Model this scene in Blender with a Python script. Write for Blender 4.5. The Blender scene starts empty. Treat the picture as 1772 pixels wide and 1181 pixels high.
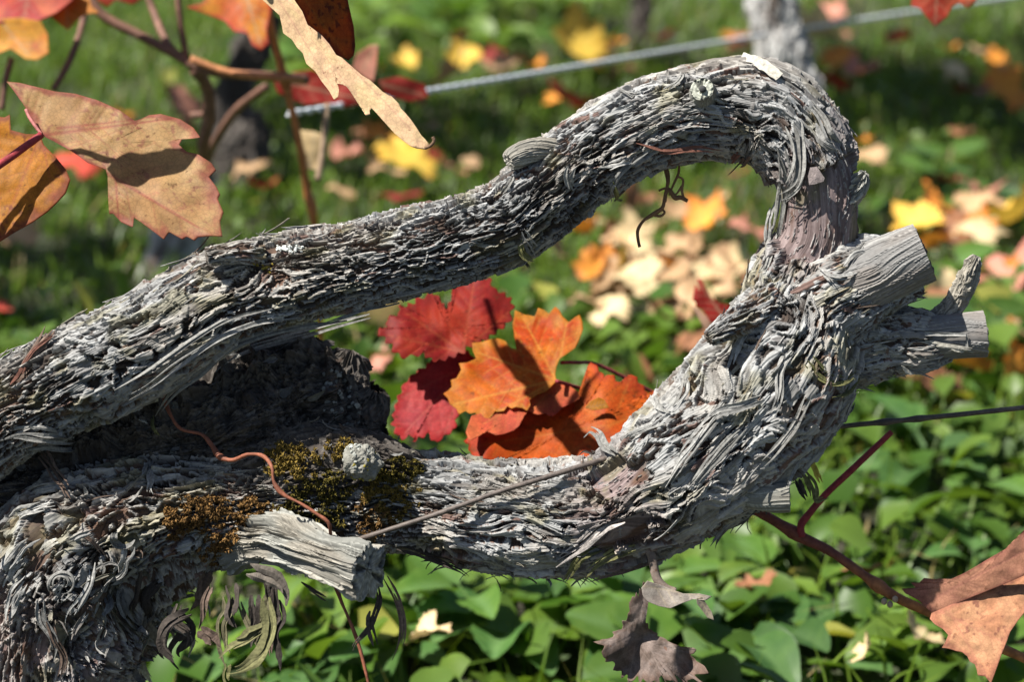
import bpy, math, random
import numpy as np

# ------------------------------------------------------------------ camera, light, exposure
sc = bpy.context.scene
COL = sc.collection
random.seed(7)
rng = np.random.default_rng(7)

PITCH = math.radians(21.0)
CAM = np.array([0.0, 0.0, 0.94])
FWD = np.array([0.0, math.cos(PITCH), -math.sin(PITCH)])
UPV = np.array([0.0, math.sin(PITCH), math.cos(PITCH)])
RGT = np.array([1.0, 0.0, 0.0])
LENS, SENSOR = 85.0, 36.0
PXW, PXH = 1772.0, 1181.0
KPX = SENSOR / LENS / PXW          # metres per photo pixel at 1 m

cd = bpy.data.cameras.new("camera")
cam = bpy.data.objects.new("camera", cd)
COL.objects.link(cam)
cam.location = CAM
cam.rotation_euler = (math.pi / 2 - PITCH, 0, 0)
cd.lens = LENS
cd.sensor_width = SENSOR
cd.clip_start = 0.05
cd.clip_end = 500
cd.dof.use_dof = True
cd.dof.focus_distance = 1.455
cd.dof.aperture_fstop = 6.3
sc.camera = cam

SUN_CAM = np.array([-0.50, 0.76, 0.42])      # towards the sun: right, up, towards the viewer
sd = SUN_CAM[0] * RGT + SUN_CAM[1] * UPV - SUN_CAM[2] * FWD
sd /= np.linalg.norm(sd)
sun_el = math.asin(sd[2])
sun_az = math.atan2(sd[0], sd[1])
w = bpy.data.worlds.new("World")
sc.world = w
w.use_nodes = True
wn = w.node_tree.nodes
sky = wn.new("ShaderNodeTexSky")
sky.sky_type = 'NISHITA'
sky.sun_disc = False
sky.sun_elevation = sun_el
sky.sun_rotation = sun_az
w.node_tree.links.new(sky.outputs[0], wn["Background"].inputs[0])
wn["Background"].inputs[1].default_value = 0.05
sl = bpy.data.lights.new("sun", 'SUN')
sl.energy = 5.0
sl.angle = math.radians(0.5)
sl.color = (1.0, 0.96, 0.89)
so = bpy.data.objects.new("sun", sl)
COL.objects.link(so)
from mathutils import Vector
so.rotation_euler = Vector(tuple(sd)).to_track_quat('Z', 'Y').to_euler()
so.location = (-2, -1, 4)
sc.view_settings.view_transform = 'Standard'
sc.view_settings.look = 'None'
sc.view_settings.exposure = 1.18
sc.view_settings.gamma = 1.0
sc.view_settings.use_curve_mapping = False
sc.render.engine = 'CYCLES'
sc.cycles.use_denoising = True
sc.cycles.max_bounces = 5
sc.cycles.diffuse_bounces = 1
sc.cycles.transparent_max_bounces = 8


# ------------------------------------------------------------------ helpers
def P(px, py, d):
    """world point seen at photo pixel (px, py) at depth d in front of the camera"""
    px, py, d = np.broadcast_arrays(np.asarray(px, float), np.asarray(py, float), np.asarray(d, float))
    xc = (px - PXW / 2) * KPX * d
    yc = -(py - PXH / 2) * KPX * d
    return CAM + xc[..., None] * RGT + yc[..., None] * UPV + d[..., None] * FWD


def proj(p):
    q = np.asarray(p) - CAM
    d = q @ FWD
    return (q @ RGT) / (KPX * d) + PXW / 2, PXH / 2 - (q @ UPV) / (KPX * d), d


def G(px, py, z=0.0):
    """ground point under a photo pixel"""
    t = -(py - PXH / 2) * KPX
    d = (z - CAM[2]) / (t * UPV[2] + FWD[2])
    return P(px, py, d)


def hsh(ix, iy, iz, seed):
    h = (ix.astype(np.int64) * 374761393 + iy.astype(np.int64) * 668265263 + iz.astype(np.int64) * 2147483647 + seed * 1274126177) & 0xffffffff
    h = ((h ^ (h >> 13)) * 1274126177) & 0xffffffff
    h = (h ^ (h >> 16)) & 0xffffffff
    return h.astype(np.float64) / 4294967295.0


def vn(x, y, z=None, seed=0):
    """value noise 0..1"""
    x, y = np.broadcast_arrays(np.asarray(x, float), np.asarray(y, float))
    z = np.zeros_like(x) if z is None else np.broadcast_to(np.asarray(z, float), x.shape)
    ix, iy, iz = np.floor(x), np.floor(y), np.floor(z)
    fx, fy, fz = x - ix, y - iy, z - iz
    fx, fy, fz = fx * fx * (3 - 2 * fx), fy * fy * (3 - 2 * fy), fz * fz * (3 - 2 * fz)
    out = 0
    flat = not np.any(fz)
    for dz in ((0,) if flat else (0, 1)):
        wz = 1.0 if flat else (fz if dz else 1 - fz)
        for dy in (0, 1):
            wy = fy if dy else 1 - fy
            for dx in (0, 1):
                wx = fx if dx else 1 - fx
                out = out + wx * wy * wz * hsh(ix + dx, iy + dy, iz + dz, seed)
    return out


def fbm(x, y, z=None, seed=0, o=3):
    s, a, t = 0, 1.0, 0
    for i in range(o):
        k = 2.0 ** i
        s = s + a * vn(np.asarray(x) * k, np.asarray(y) * k, None if z is None else np.asarray(z) * k, seed + i * 17)
        t += a
        a *= 0.5
    return s / t


def sstep(a, b, x):
    t = np.clip((x - a) / (b - a), 0, 1)
    return t * t * (3 - 2 * t)


def mix(a, b, t):
    return a + (b - a) * t


def mk(name, V, faces, mat=None, parent=None, col=None, fib=None, smooth=True, origin=None, mats=None):
    """one mesh object; V in world coordinates; faces: list of index arrays (n,3)/(n,4)"""
    V = np.asarray(V, float).reshape(-1, 3)
    if parent is not None:
        top = parent
        while top.parent is not None:
            top = top.parent
        org = np.array(top["_org"]) if "_org" in top else np.zeros(3)
    else:
        org = np.zeros(3) if origin is None else np.asarray(origin, float)
    me = bpy.data.meshes.new(name)
    me.vertices.add(len(V))
    me.vertices.foreach_set("co", (V - org).astype(np.float32).ravel())
    faces = [np.asarray(f, np.int32) for f in faces if len(f)]
    nl = sum(f.size for f in faces)
    npoly = sum(len(f) for f in faces)
    me.loops.add(nl)
    me.polygons.add(npoly)
    me.loops.foreach_set("vertex_index", np.concatenate([f.ravel() for f in faces]))
    tot = np.concatenate([np.full(len(f), f.shape[1], np.int32) for f in faces])
    st = np.concatenate([[0], np.cumsum(tot)[:-1]]).astype(np.int32)
    me.polygons.foreach_set("loop_start", st)
    me.polygons.foreach_set("loop_total", tot)
    me.polygons.foreach_set("use_smooth", np.full(npoly, smooth, bool))
    me.update(calc_edges=True)
    if col is not None:
        a = me.attributes.new("Col", 'FLOAT_COLOR', 'POINT')
        c = np.ones((len(V), 4), np.float32)
        c[:, :3] = np.clip(col, 0, 1)
        a.data.foreach_set("color", c.ravel())
    if fib is not None:
        a = me.attributes.new("fib", 'FLOAT_VECTOR', 'POINT')
        a.data.foreach_set("vector", np.asarray(fib, np.float32).ravel())
    if mat is not None:
        me.materials.append(mat)
    o = bpy.data.objects.new(name, me)
    COL.objects.link(o)
    if parent is not None:
        o.parent = parent
    else:
        o.location = org
        o["_org"] = [float(q) for q in org]
    return o


def tag(o, label=None, cat=None, group=None, kind=None):
    for k, v in (("label", label), ("category", cat), ("group", group), ("kind", kind)):
        if v:
            o[k] = v
    return o


def thing(name, label, cat, loc, group=None):
    o = bpy.data.objects.new(name, None)
    o.empty_display_size = 0.02
    COL.objects.link(o)
    o.location = [float(q) for q in loc]
    o["_org"] = [float(q) for q in loc]
    return tag(o, label, cat, group)


def spline(C, ds=None, n=None):
    """centripetal-ish Catmull-Rom through rows of C (first 3 columns are positions), resampled by length"""
    C = np.asarray(C, float)
    C = np.vstack([2 * C[0] - C[1], C, 2 * C[-1] - C[-2]])
    out = []
    for i in range(1, len(C) - 2):
        t = np.linspace(0, 1, 24, endpoint=False)[:, None]
        p0, p1, p2, p3 = C[i - 1], C[i], C[i + 1], C[i + 2]
        out.append(0.5 * (2 * p1 + (p2 - p0) * t + (2 * p0 - 5 * p1 + 4 * p2 - p3) * t ** 2 + (3 * p1 - p0 - 3 * p2 + p3) * t ** 3))
    out.append(C[-2][None])
    Q = np.vstack(out)
    L = np.concatenate([[0], np.cumsum(np.linalg.norm(np.diff(Q[:, :3], axis=0), axis=1))])
    if n is None:
        n = max(4, int(L[-1] / ds) + 1)
    s = np.linspace(0, L[-1], n)
    return np.stack([np.interp(s, L, Q[:, k]) for k in range(Q.shape[1])], 1), s


def grid_faces(ns, nv, wrap=True, off=0):
    i = np.arange(ns - 1)[:, None]
    j = np.arange(nv if wrap else nv - 1)[None, :]
    j2 = (j + 1) % nv
    a = i * nv + j
    b = i * nv + j2
    c = (i + 1) * nv + j2
    d = (i + 1) * nv + j
    return np.stack([a, b, c, d], -1).reshape(-1, 4) + off


def norm(v):
    return v / np.maximum(np.linalg.norm(v, axis=-1, keepdims=True), 1e-12)


def tube_verts(C, radii, nv=8, seed=None, rough=0.0):
    """plain round tube along centres C"""
    C = np.asarray(C, float)
    T = norm(np.gradient(C, axis=0))
    ref = norm(CAM - C)
    N = norm(ref - (ref * T).sum(1, keepdims=True) * T)
    B = np.cross(T, N)
    th = np.linspace(0, 2 * np.pi, nv, endpoint=False)
    r = np.broadcast_to(np.asarray(radii, float), (len(C),))[:, None] * np.ones((1, nv))
    if rough:
        r = r * (1 + rough * (rng.random((len(C), nv)) - .5) * 2)
    V = C[:, None] + r[..., None] * (np.cos(th)[None, :, None] * N[:, None] + np.sin(th)[None, :, None] * B[:, None])
    V = np.vstack([V.reshape(-1, 3), C[:1], C[-1:]])
    n = len(C)
    F = grid_faces(n, nv)
    j = np.arange(nv)
    cap0 = np.stack([np.full(nv, n * nv), (j + 1) % nv, j], 1)
    cap1 = np.stack([np.full(nv, n * nv + 1), (n - 1) * nv + j, (n - 1) * nv + (j + 1) % nv], 1)
    return V, [F, np.vstack([cap0, cap1])]


class Acc:
    """collects pieces of geometry into one mesh"""
    def __init__(s):
        s.V, s.F3, s.F4, s.C, s.n = [], [], [], [], 0

    def add(s, V, faces, col=None):
        V = np.asarray(V, float).reshape(-1, 3)
        s.V.append(V)
        for f in faces:
            f = np.asarray(f)
            if len(f):
                (s.F3 if f.shape[1] == 3 else s.F4).append(f + s.n)
        s.C.append(np.broadcast_to(np.asarray(col if col is not None else (.5, .5, .5), float), (len(V), 3)))
        s.n += len(V)

    def build(s, name, mat, parent=None, **k):
        F = []
        if s.F3:
            F.append(np.vstack(s.F3))
        if s.F4:
            F.append(np.vstack(s.F4))
        return mk(name, np.vstack(s.V), F, mat, parent, col=np.vstack(s.C), **k)


# ------------------------------------------------------------------ materials
def new_mat(name):
    m = bpy.data.materials.new(name)
    m.use_nodes = True
    nt = m.node_tree
    return m, nt, nt.nodes, nt.nodes["Principled BSDF"]


def nd(nt, typ, **kw):
    n = nt.nodes.new(typ)
    for k, v in kw.items():
        setattr(n, k, v)
    return n


def mat_bark(name, rough=0.85, fs=(60, 1100, 1), bump=0.35, var=0.55):
    m, nt, N, b = new_mat(name)
    L = nt.links.new
    at = nd(nt, "ShaderNodeAttribute", attribute_name="Col")
    fa = nd(nt, "ShaderNodeAttribute", attribute_name="fib")
    mp = nd(nt, "ShaderNodeMapping")
    mp.inputs["Scale"].default_value = fs
    L(fa.outputs["Vector"], mp.inputs[0])
    n1 = nd(nt, "ShaderNodeTexNoise")
    n1.inputs["Scale"].default_value = 1.0
    n1.inputs["Detail"].default_value = 4
    n1.inputs["Roughness"].default_value = 0.65
    L(mp.outputs[0], n1.inputs["Vector"])
    tc = nd(nt, "ShaderNodeTexCoord")
    n2 = nd(nt, "ShaderNodeTexNoise")
    n2.inputs["Scale"].default_value = 420.0
    n2.inputs["Detail"].default_value = 3
    L(tc.outputs["Object"], n2.inputs["Vector"])
    ad = nd(nt, "ShaderNodeMath", operation='MULTIPLY_ADD')
    ad.inputs[1].default_value = 0.45
    L(n2.outputs["Fac"], ad.inputs[0])
    L(n1.outputs["Fac"], ad.inputs[2])
    mr = nd(nt, "ShaderNodeMapRange")
    mr.inputs["From Min"].default_value = 0.4
    mr.inputs["From Max"].default_value = 1.05
    mr.inputs["To Min"].default_value = 1 - var
    mr.inputs["To Max"].default_value = 1 + var
    L(ad.outputs[0], mr.inputs["Value"])
    mx = nd(nt, "ShaderNodeMix", data_type='RGBA', blend_type='MULTIPLY')
    mx.inputs["Factor"].default_value = 1.0
    L(at.outputs["Color"], mx.inputs["A"])
    cb = nd(nt, "ShaderNodeCombineColor")
    for k in range(3):
        L(mr.outputs[0], cb.inputs[k])
    L(cb.outputs[0], mx.inputs["B"])
    L(mx.outputs["Result"], b.inputs["Base Color"])
    b.inputs["Roughness"].default_value = rough
    b.inputs["Specular IOR Level"].default_value = 0.3
    bp = nd(nt, "ShaderNodeBump")
    bp.inputs["Strength"].default_value = bump
    bp.inputs["Distance"].default_value = 0.0006
    L(n1.outputs["Fac"], bp.inputs["Height"])
    L(bp.outputs[0], b.inputs["Normal"])
    return m


def mat_attr(name, rough=0.6, spec=0.3, transl=0.0, tcol=(1, 1, 1), nscale=60, var=0.25, bump=0.0, rnd=0.0, bdist=0.0008, net=0):
    """vertex-colour material with noise variation, optional translucency (thin leaves) and per-object tint"""
    m, nt, N, b = new_mat(name)
    L = nt.links.new
    at = nd(nt, "ShaderNodeAttribute", attribute_name="Col")
    tc = nd(nt, "ShaderNodeTexCoord")
    n1 = nd(nt, "ShaderNodeTexNoise")
    n1.inputs["Scale"].default_value = nscale
    n1.inputs["Detail"].default_value = 5
    n1.inputs["Roughness"].default_value = 0.6
    L(tc.outputs["Object"], n1.inputs["Vector"])
    mr = nd(nt, "ShaderNodeMapRange")
    mr.inputs["From Min"].default_value = 0.25
    mr.inputs["From Max"].default_value = 0.75
    mr.inputs["To Min"].default_value = 1 - var
    mr.inputs["To Max"].default_value = 1 + var
    L(n1.outputs["Fac"], mr.inputs["Value"])
    val = mr.outputs[0]
    if rnd:
        oi = nd(nt, "ShaderNodeObjectInfo")
        mr2 = nd(nt, "ShaderNodeMapRange")
        mr2.inputs["To Min"].default_value = 1 - rnd
        mr2.inputs["To Max"].default_value = 1 + rnd
        L(oi.outputs["Random"], mr2.inputs["Value"])
        mm = nd(nt, "ShaderNodeMath", operation='MULTIPLY')
        L(val, mm.inputs[0])
        L(mr2.outputs[0], mm.inputs[1])
        val = mm.outputs[0]
    cb = nd(nt, "ShaderNodeCombineColor")
    for k in range(3):
        L(val, cb.inputs[k])
    mx = nd(nt, "ShaderNodeMix", data_type='RGBA', blend_type='MULTIPLY')
    mx.inputs["Factor"].default_value = 1.0
    L(at.outputs["Color"], mx.inputs["A"])
    L(cb.outputs[0], mx.inputs["B"])
    L(mx.outputs["Result"], b.inputs["Base Color"])
    res = mx.outputs["Result"]
    if net:
        vo = nd(nt, "ShaderNodeTexVoronoi", feature='DISTANCE_TO_EDGE')
        vo.inputs["Scale"].default_value = net
        L(tc.outputs["Object"], vo.inputs["Vector"])
        vm = nd(nt, "ShaderNodeMapRange")
        vm.inputs["From Max"].default_value = 0.12
        vm.inputs["To Min"].default_value = 0.8
        L(vo.outputs["Distance"], vm.inputs["Value"])
        vc = nd(nt, "ShaderNodeCombineColor")
        for k in range(3):
            L(vm.outputs[0], vc.inputs[k])
        mv = nd(nt, "ShaderNodeMix", data_type='RGBA', blend_type='MULTIPLY')
        mv.inputs["Factor"].default_value = 1.0
        L(res, mv.inputs["A"])
        L(vc.outputs[0], mv.inputs["B"])
        res = mv.outputs["Result"]
        # dry brown specks
        ns = nd(nt, "ShaderNodeTexNoise")
        ns.inputs["Scale"].default_value = 210
        ns.inputs["Detail"].default_value = 3
        L(tc.outputs["Object"], ns.inputs["Vector"])
        sm = nd(nt, "ShaderNodeMapRange")
        sm.inputs["From Min"].default_value = 0.66
        sm.inputs["From Max"].default_value = 0.72
        sm.inputs["To Max"].default_value = 0.6
        L(ns.outputs["Fac"], sm.inputs["Value"])
        mk2 = nd(nt, "ShaderNodeMix", data_type='RGBA')
        L(sm.outputs[0], mk2.inputs["Factor"])
        L(res, mk2.inputs["A"])
        mk2.inputs["B"].default_value = (.12, .045, .02, 1)
        res = mk2.outputs["Result"]
        L(res, b.inputs["Base Color"])
    b.inputs["Roughness"].default_value = rough
    b.inputs["Specular IOR Level"].default_value = spec
    if bump:
        bp = nd(nt, "ShaderNodeBump")
        bp.inputs["Strength"].default_value = bump
        bp.inputs["Distance"].default_value = bdist
        L(n1.outputs["Fac"], bp.inputs["Height"])
        L(bp.outputs[0], b.inputs["Normal"])
    if transl:
        tr = nd(nt, "ShaderNodeBsdfTranslucent")
        m2 = nd(nt, "ShaderNodeMix", data_type='RGBA', blend_type='MULTIPLY')
        m2.inputs["Factor"].default_value = 1.0
        L(res, m2.inputs["A"])
        m2.inputs["B"].default_value = (*tcol, 1)
        L(m2.outputs["Result"], tr.inputs["Color"])
        ms = nd(nt, "ShaderNodeMixShader")
        ms.inputs[0].default_value = transl
        L(b.outputs[0], ms.inputs[1])
        L(tr.outputs[0], ms.inputs[2])
        L(ms.outputs[0], N["Material Output"].inputs["Surface"])
    return m


M_BARK = mat_bark("bark")
M_WOOD = mat_bark("weathered_wood", fs=(40, 1500, 1), bump=0.35, var=0.4)
M_STRIP = mat_attr("bark_shreds", rough=0.85, spec=0.25, nscale=500, var=0.45, bump=0.5, rnd=0.15)
M_LEAF = mat_attr("autumn_leaf", rough=0.55, spec=0.2, transl=0.58, tcol=(1, .85, .6), nscale=90, var=0.25, bump=0.3, net=330)
M_FALLEN = mat_attr("fallen_leaf", rough=0.6, spec=0.25, transl=0.2, tcol=(1, .9, .7), nscale=40, var=0.25, rnd=0.18, bump=0.3)
M_DRY = mat_attr("dry_leaf", rough=0.8, spec=0.2, transl=0.15, nscale=120, var=0.4, bump=0.6, net=420)
M_GREEN = mat_attr("green_leaf", rough=0.45, spec=0.3, transl=0.42, tcol=(1, 1, .45), nscale=50, var=0.2, rnd=0.25)
M_GRASS = mat_attr("grass_blade", rough=0.45, spec=0.4, transl=0.42, tcol=(1, 1, .45), nscale=8, var=0.3)
M_CANE = mat_attr("cane_bark", rough=0.65, spec=0.3, nscale=260, var=0.45, bump=0.6)
M_MOSS = mat_attr("moss", rough=0.9, spec=0.1, nscale=200, var=0.4)
M_LICHEN = mat_attr("lichen", rough=0.95, spec=0.1, nscale=600, var=0.15, bump=0.3)
M_RUST = mat_attr("rusty_wire", rough=0.6, spec=0.4, nscale=350, var=0.5, bump=0.5)
M_ZINC = mat_attr("galvanised_wire", rough=0.4, spec=0.6, nscale=300, var=0.15)


def mat_soil():
    m, nt, N, b = new_mat("soil")
    L = nt.links.new
    tc = nd(nt, "ShaderNodeTexCoord")
    n = nd(nt, "ShaderNodeTexNoise")
    n.inputs["Scale"].default_value = 9
    n.inputs["Detail"].default_value = 8
    L(tc.outputs["Object"], n.inputs["Vector"])
    cr = nd(nt, "ShaderNodeValToRGB")
    cr.color_ramp.elements[0].position = .35
    cr.color_ramp.elements[0].color = (.028, .022, .014, 1)
    cr.color_ramp.elements[1].position = .7
    cr.color_ramp.elements[1].color = (.03, .05, .014, 1)
    L(n.outputs["Fac"], cr.inputs[0])
    L(cr.outputs[0], b.inputs["Base Color"])
    b.inputs["Roughness"].default_value = .95
    bp = nd(nt, "ShaderNodeBump")
    bp.inputs["Distance"].default_value = .02
    L(n.outputs["Fac"], bp.inputs["Height"])
    L(bp.outputs[0], b.inputs["Normal"])
    return m


M_SOIL = mat_soil()


# ------------------------------------------------------------------ ground
def gz(x, y):
    return (fbm(x * 2.2, y * 2.2, seed=3) - .5) * .05 * np.exp(-((x / 6) ** 2 + ((y - 3) / 6) ** 2))


n = 90
u = np.linspace(-1, 1, n)
gx = np.sign(u) * (np.abs(u) * 3 + np.abs(u) ** 5 * 60)
X, Y = np.meshgrid(gx, gx + 2.5, indexing="ij")
mk("ground", np.stack([X, Y, gz(X, Y)], -1), [grid_faces(n, n, False)[:, ::-1]], M_SOIL)
tag(bpy.data.objects["ground"], "dark soil under the grass between the vine rows", kind="structure")

PI2 = 2 * np.pi


def instance_mesh(TV, TF, pos, M, scale):
    """many copies of a template in one array. TV (k,3), M (n,3,3) columns are the local axes"""
    V = pos[:, None] + np.einsum('nij,kj->nki', M, TV) * scale[:, None, None]
    k = len(TV)
    off = (np.arange(len(pos)) * k)[:, None, None]
    return V.reshape(-1, 3), [(f[None] + off).reshape(-1, f.shape[1]) for f in TF]


def rotmats(n_, tilt, r=None):
    """random heading about z, then a tilt of the blade normal"""
    r = r or rng
    a = r.uniform(0, PI2, n_)
    b = r.normal(0, 1, n_) * tilt
    c_ = r.normal(0, 1, n_) * tilt
    Rz = np.zeros((n_, 3, 3))
    Rz[:, 0, 0] = np.cos(a); Rz[:, 0, 1] = -np.sin(a); Rz[:, 1, 0] = np.sin(a); Rz[:, 1, 1] = np.cos(a); Rz[:, 2, 2] = 1
    Rx = np.zeros((n_, 3, 3))
    Rx[:, 0, 0] = 1; Rx[:, 1, 1] = np.cos(b); Rx[:, 1, 2] = -np.sin(b); Rx[:, 2, 1] = np.sin(b); Rx[:, 2, 2] = np.cos(b)
    Ry = np.zeros((n_, 3, 3))
    Ry[:, 1, 1] = 1; Ry[:, 0, 0] = np.cos(c_); Ry[:, 0, 2] = np.sin(c_); Ry[:, 2, 0] = -np.sin(c_); Ry[:, 2, 2] = np.cos(c_)
    return Rz @ Rx @ Ry


def field(n_, y0, y1, extra=.45):
    """random ground points in the strip that the camera sees, plus a margin"""
    y = np.sqrt(rng.uniform(y0 ** 2, y1 ** 2, n_))
    x = rng.uniform(-1, 1, n_) * (y * .235 + extra)
    return x, y


def ovate(seed, L=1.0, wd=.55, rows=8, fold=.12, droop=.25, blunt=.75, stalk=.35, cols=5):
    r = np.random.default_rng(seed)
    t = np.sin(np.linspace(0, 1, rows) * np.pi / 2)
    ww = wd * .5 * np.sin(np.pi * np.minimum(t, .999) ** blunt) ** .55
    ww[0] = .02; ww[-1] = .01
    V = []
    for i in range(rows):
        y = stalk + t[i] * L
        zc = .25 * stalk + t[i] * .10 - droop * t[i] ** 2
        for k, c in enumerate(np.linspace(-1, 1, cols)):
            V.append((c * ww[i] * (1 + r.uniform(-.1, .1)), y, zc + abs(c) * ww[i] * fold * 4 + r.uniform(-.012, .012)))
    F = grid_faces(rows, cols, False)
    n0 = len(V)
    V += [(-.025, 0, 0), (.025, 0, 0)]
    F = np.vstack([F, [[n0, n0 + 1, cols // 2 + 1 if cols > 3 else 2, cols // 2 - 1 if cols > 3 else 0]]])
    return np.array(V), [F]


# ---- grass: nobody could count it
def make_grass(n_, y0, y1, hr, wr, name, cols):
    x, y = field(n_, y0, y1)
    dens = fbm(x * 3.0, y * 3.0, seed=31, o=3)
    keep = rng.random(n_) < sstep(.18, .45, dens)
    x, y = x[keep], y[keep]
    k = len(x)
    h = rng.uniform(*hr, k)
    w_ = rng.uniform(*wr, k)
    a = rng.uniform(0, PI2, k)
    ln = rng.uniform(.15, 1.1, k)
    d = np.stack([np.cos(a), np.sin(a), np.zeros(k)], 1)
    sde = np.stack([-np.sin(a), np.cos(a), np.zeros(k)], 1)
    base = np.stack([x, y, gz(x, y)], 1)
    L = []
    for t, wf in ((0, 1), (.35, .9), (.7, .6)):
        c = base + d * (ln * h * t ** 2)[:, None] + np.array([0, 0, 1]) * (h * t * (1 - .25 * ln * t))[:, None]
        L += [c + sde * (w_ * wf / 2)[:, None], c - sde * (w_ * wf / 2)[:, None]]
    L.append(base + d * (ln * h)[:, None] + np.array([0, 0, 1]) * (h * (1 - .3 * ln))[:, None])
    V = np.stack(L, 1)
    o = (np.arange(k) * 7)[:, None]
    F4 = np.vstack([o + [[0, 1, 3, 2]], o + [[2, 3, 5, 4]]])
    F3 = o + [[4, 5, 6]]
    cc = mix(np.array(cols[0]), np.array(cols[1]), rng.random((k, 1)))
    dry = rng.random(k) < .05
    cc[dry] = (.30, .24, .10)
    return tag(mk(name, V.reshape(-1, 3), [F3, F4], M_GRASS, None, col=np.repeat(cc, 7, 0)), "short green grass growing between the vine rows", "grass", kind="stuff")


make_grass(66000, 2.1, 5.2, (.02, .065), (.002, .0045), "grass", ((.06, .13, .010), (.145, .225, .02)))
make_grass(5000, 1.45, 2.3, (.03, .09), (.002, .0045), "grass", ((.06, .13, .010), (.14, .215, .02)))

# ---- small broad leaves of the ground cover
TPL = [ovate(1, wd=.85, blunt=.55, droop=.15, rows=7, cols=3), ovate(2, wd=.9, blunt=.5, droop=.12, rows=7, cols=3), ovate(3, wd=.6, L=1.1, droop=.35, rows=6, cols=3), ovate(4, wd=.9, L=.85, fold=.05, droop=.1, rows=7, cols=3)]


def cover(n_, y0, y1, size, zr, name, c1, c2, thr=(.3, .55), seed=41, tilt=.45):
    a = Acc()
    for k, (TVv, TFf) in enumerate(TPL):
        m = n_ // len(TPL)
        x, y = field(m, y0, y1)
        dens = fbm(x * 3.4, y * 3.4, seed=seed, o=3)
        keep = rng.random(m) < sstep(thr[0], thr[1], dens)
        x, y = x[keep], y[keep]
        m = len(x)
        z_ = gz(x, y) + rng.uniform(*zr, m) * (.4 + .8 * fbm(x * 6, y * 6, seed=seed + 3, o=2))
        V, F = instance_mesh(TVv, TFf, np.stack([x, y, z_], 1), rotmats(m, tilt), rng.uniform(*size, m))
        cc = mix(np.array(c1), np.array(c2), rng.random((m, 1)) ** 1.1)
        yel = rng.random(m) < .03
        cc[yel] = (.30, .30, .06)
        a.add(V, F, np.repeat(cc, len(TVv), 0))
    return tag(a.build(name, M_GRASS), "small round-leaved green weeds carpeting the ground", "ground cover", kind="stuff")


cover(3500, 1.45, 2.45, (.020, .050), (0, .06), "ground_cover", (.045, .105, .014), (.13, .21, .03), thr=(.12, .35))
cover(5000, 2.5, 5.0, (.010, .026), (0, .05), "ground_cover", (.06, .12, .02), (.14, .21, .04), thr=(.48, .62), seed=44)

# ---- weeds one can tell apart: each a plant with its leaves
WCOL = [((.065, .14, .020), (.105, .19, .032)), ((.11, .19, .024), (.16, .25, .036)), ((.05, .12, .030), (.085, .17, .040))]
WLEAF = []
for k in range(6):
    V, F = ovate(20 + k, wd=(.78, .86, .6, .98, .62, .74)[k], L=1.0, rows=12, fold=(.1, .06, .14, .05, .12, .1)[k], droop=(.3, .2, .4, .2, .45, .3)[k], blunt=(.62, .58, .7, .52, .75, .6)[k])
    c1, c2 = WCOL[k % 3]
    rib = np.exp(-(V[:, 0] / .03) ** 2)[:, None]
    cc = mix(np.array(c1), np.array(c2), rng.random((len(V), 1)))
    cc = mix(cc, np.array((.14, .24, .09)), rib * .5)
    ob = mk("leaf_pattern", V, F, M_GREEN, None, col=cc)
    WLEAF.append(ob.data)
    bpy.data.objects.remove(ob)
from mathutils import Matrix, Euler


USEDW = set()


def weed(px, py, label, nleaf, size, kinds, group=None, lift=.5, seed=0, zc=.0):
    r = random.Random(seed)
    g = G(px, py, zc)
    g[2] = float(gz(g[0], g[1]))
    t = thing("broadleaf_weed", label, "weed", g, group)
    a0 = r.uniform(0, 6.28)
    for k in range(nleaf):
        o = bpy.data.objects.new("leaf", WLEAF[r.choice(kinds)])
        COL.objects.link(o)
        o.parent = t
        a = a0 + k * 2.4 + r.uniform(-.3, .3)
        tilt = r.uniform(.1, .9) * lift
        o.location = (0, 0, .004 + zc * r.uniform(.3, 1))
        o.rotation_euler = Euler((tilt, r.uniform(-.3, .3), a), 'XYZ')
        s_ = size * r.uniform(.65, 1.15)
        o.scale = (s_, s_, s_)
    return t


weed(1700, 850, "low weed with one round pale yellow-green leaf at the right, above the dry tan leaf", 4, .040, (3,), seed=3, zc=.04)
weed(1600, 790, "weed of long smooth blue-green leaves beneath the rusty wire at the right", 6, .060, (2, 5), seed=4, zc=.05)
weed(1270, 1120, "broad smooth-leaved weed at the bottom edge, right of the withered hanging leaf", 6, .070, (2, 5), seed=5, zc=.04)
weed(1190, 660, "pale green weed close behind the lower arm, right of the orange leaves", 6, .045, (0, 1), seed=6, zc=.03)
weed(1580, 650, "large-leaved blue-green weed under the lower sawn stub", 6, .075, (2, 5), seed=7, zc=.05)
weed(1740, 590, "large dark blue-green leaf clump at the right edge, level with the sawn stubs", 6, .085, (2, 5), seed=8, zc=.05)
weed(1640, 470, "tall broad green weed between the two sawn stubs and the yellow leaves", 6, .07, (0, 2), seed=9, zc=.05)
weed(880, 1080, "wide dark green weed at the bottom below the middle of the lower arm", 7, .075, (2, 5), seed=10, zc=.03)
weed(560, 1110, "long-leaved green weed below the pale sawn stub", 7, .075, (2, 5), seed=11, zc=.03)
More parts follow.
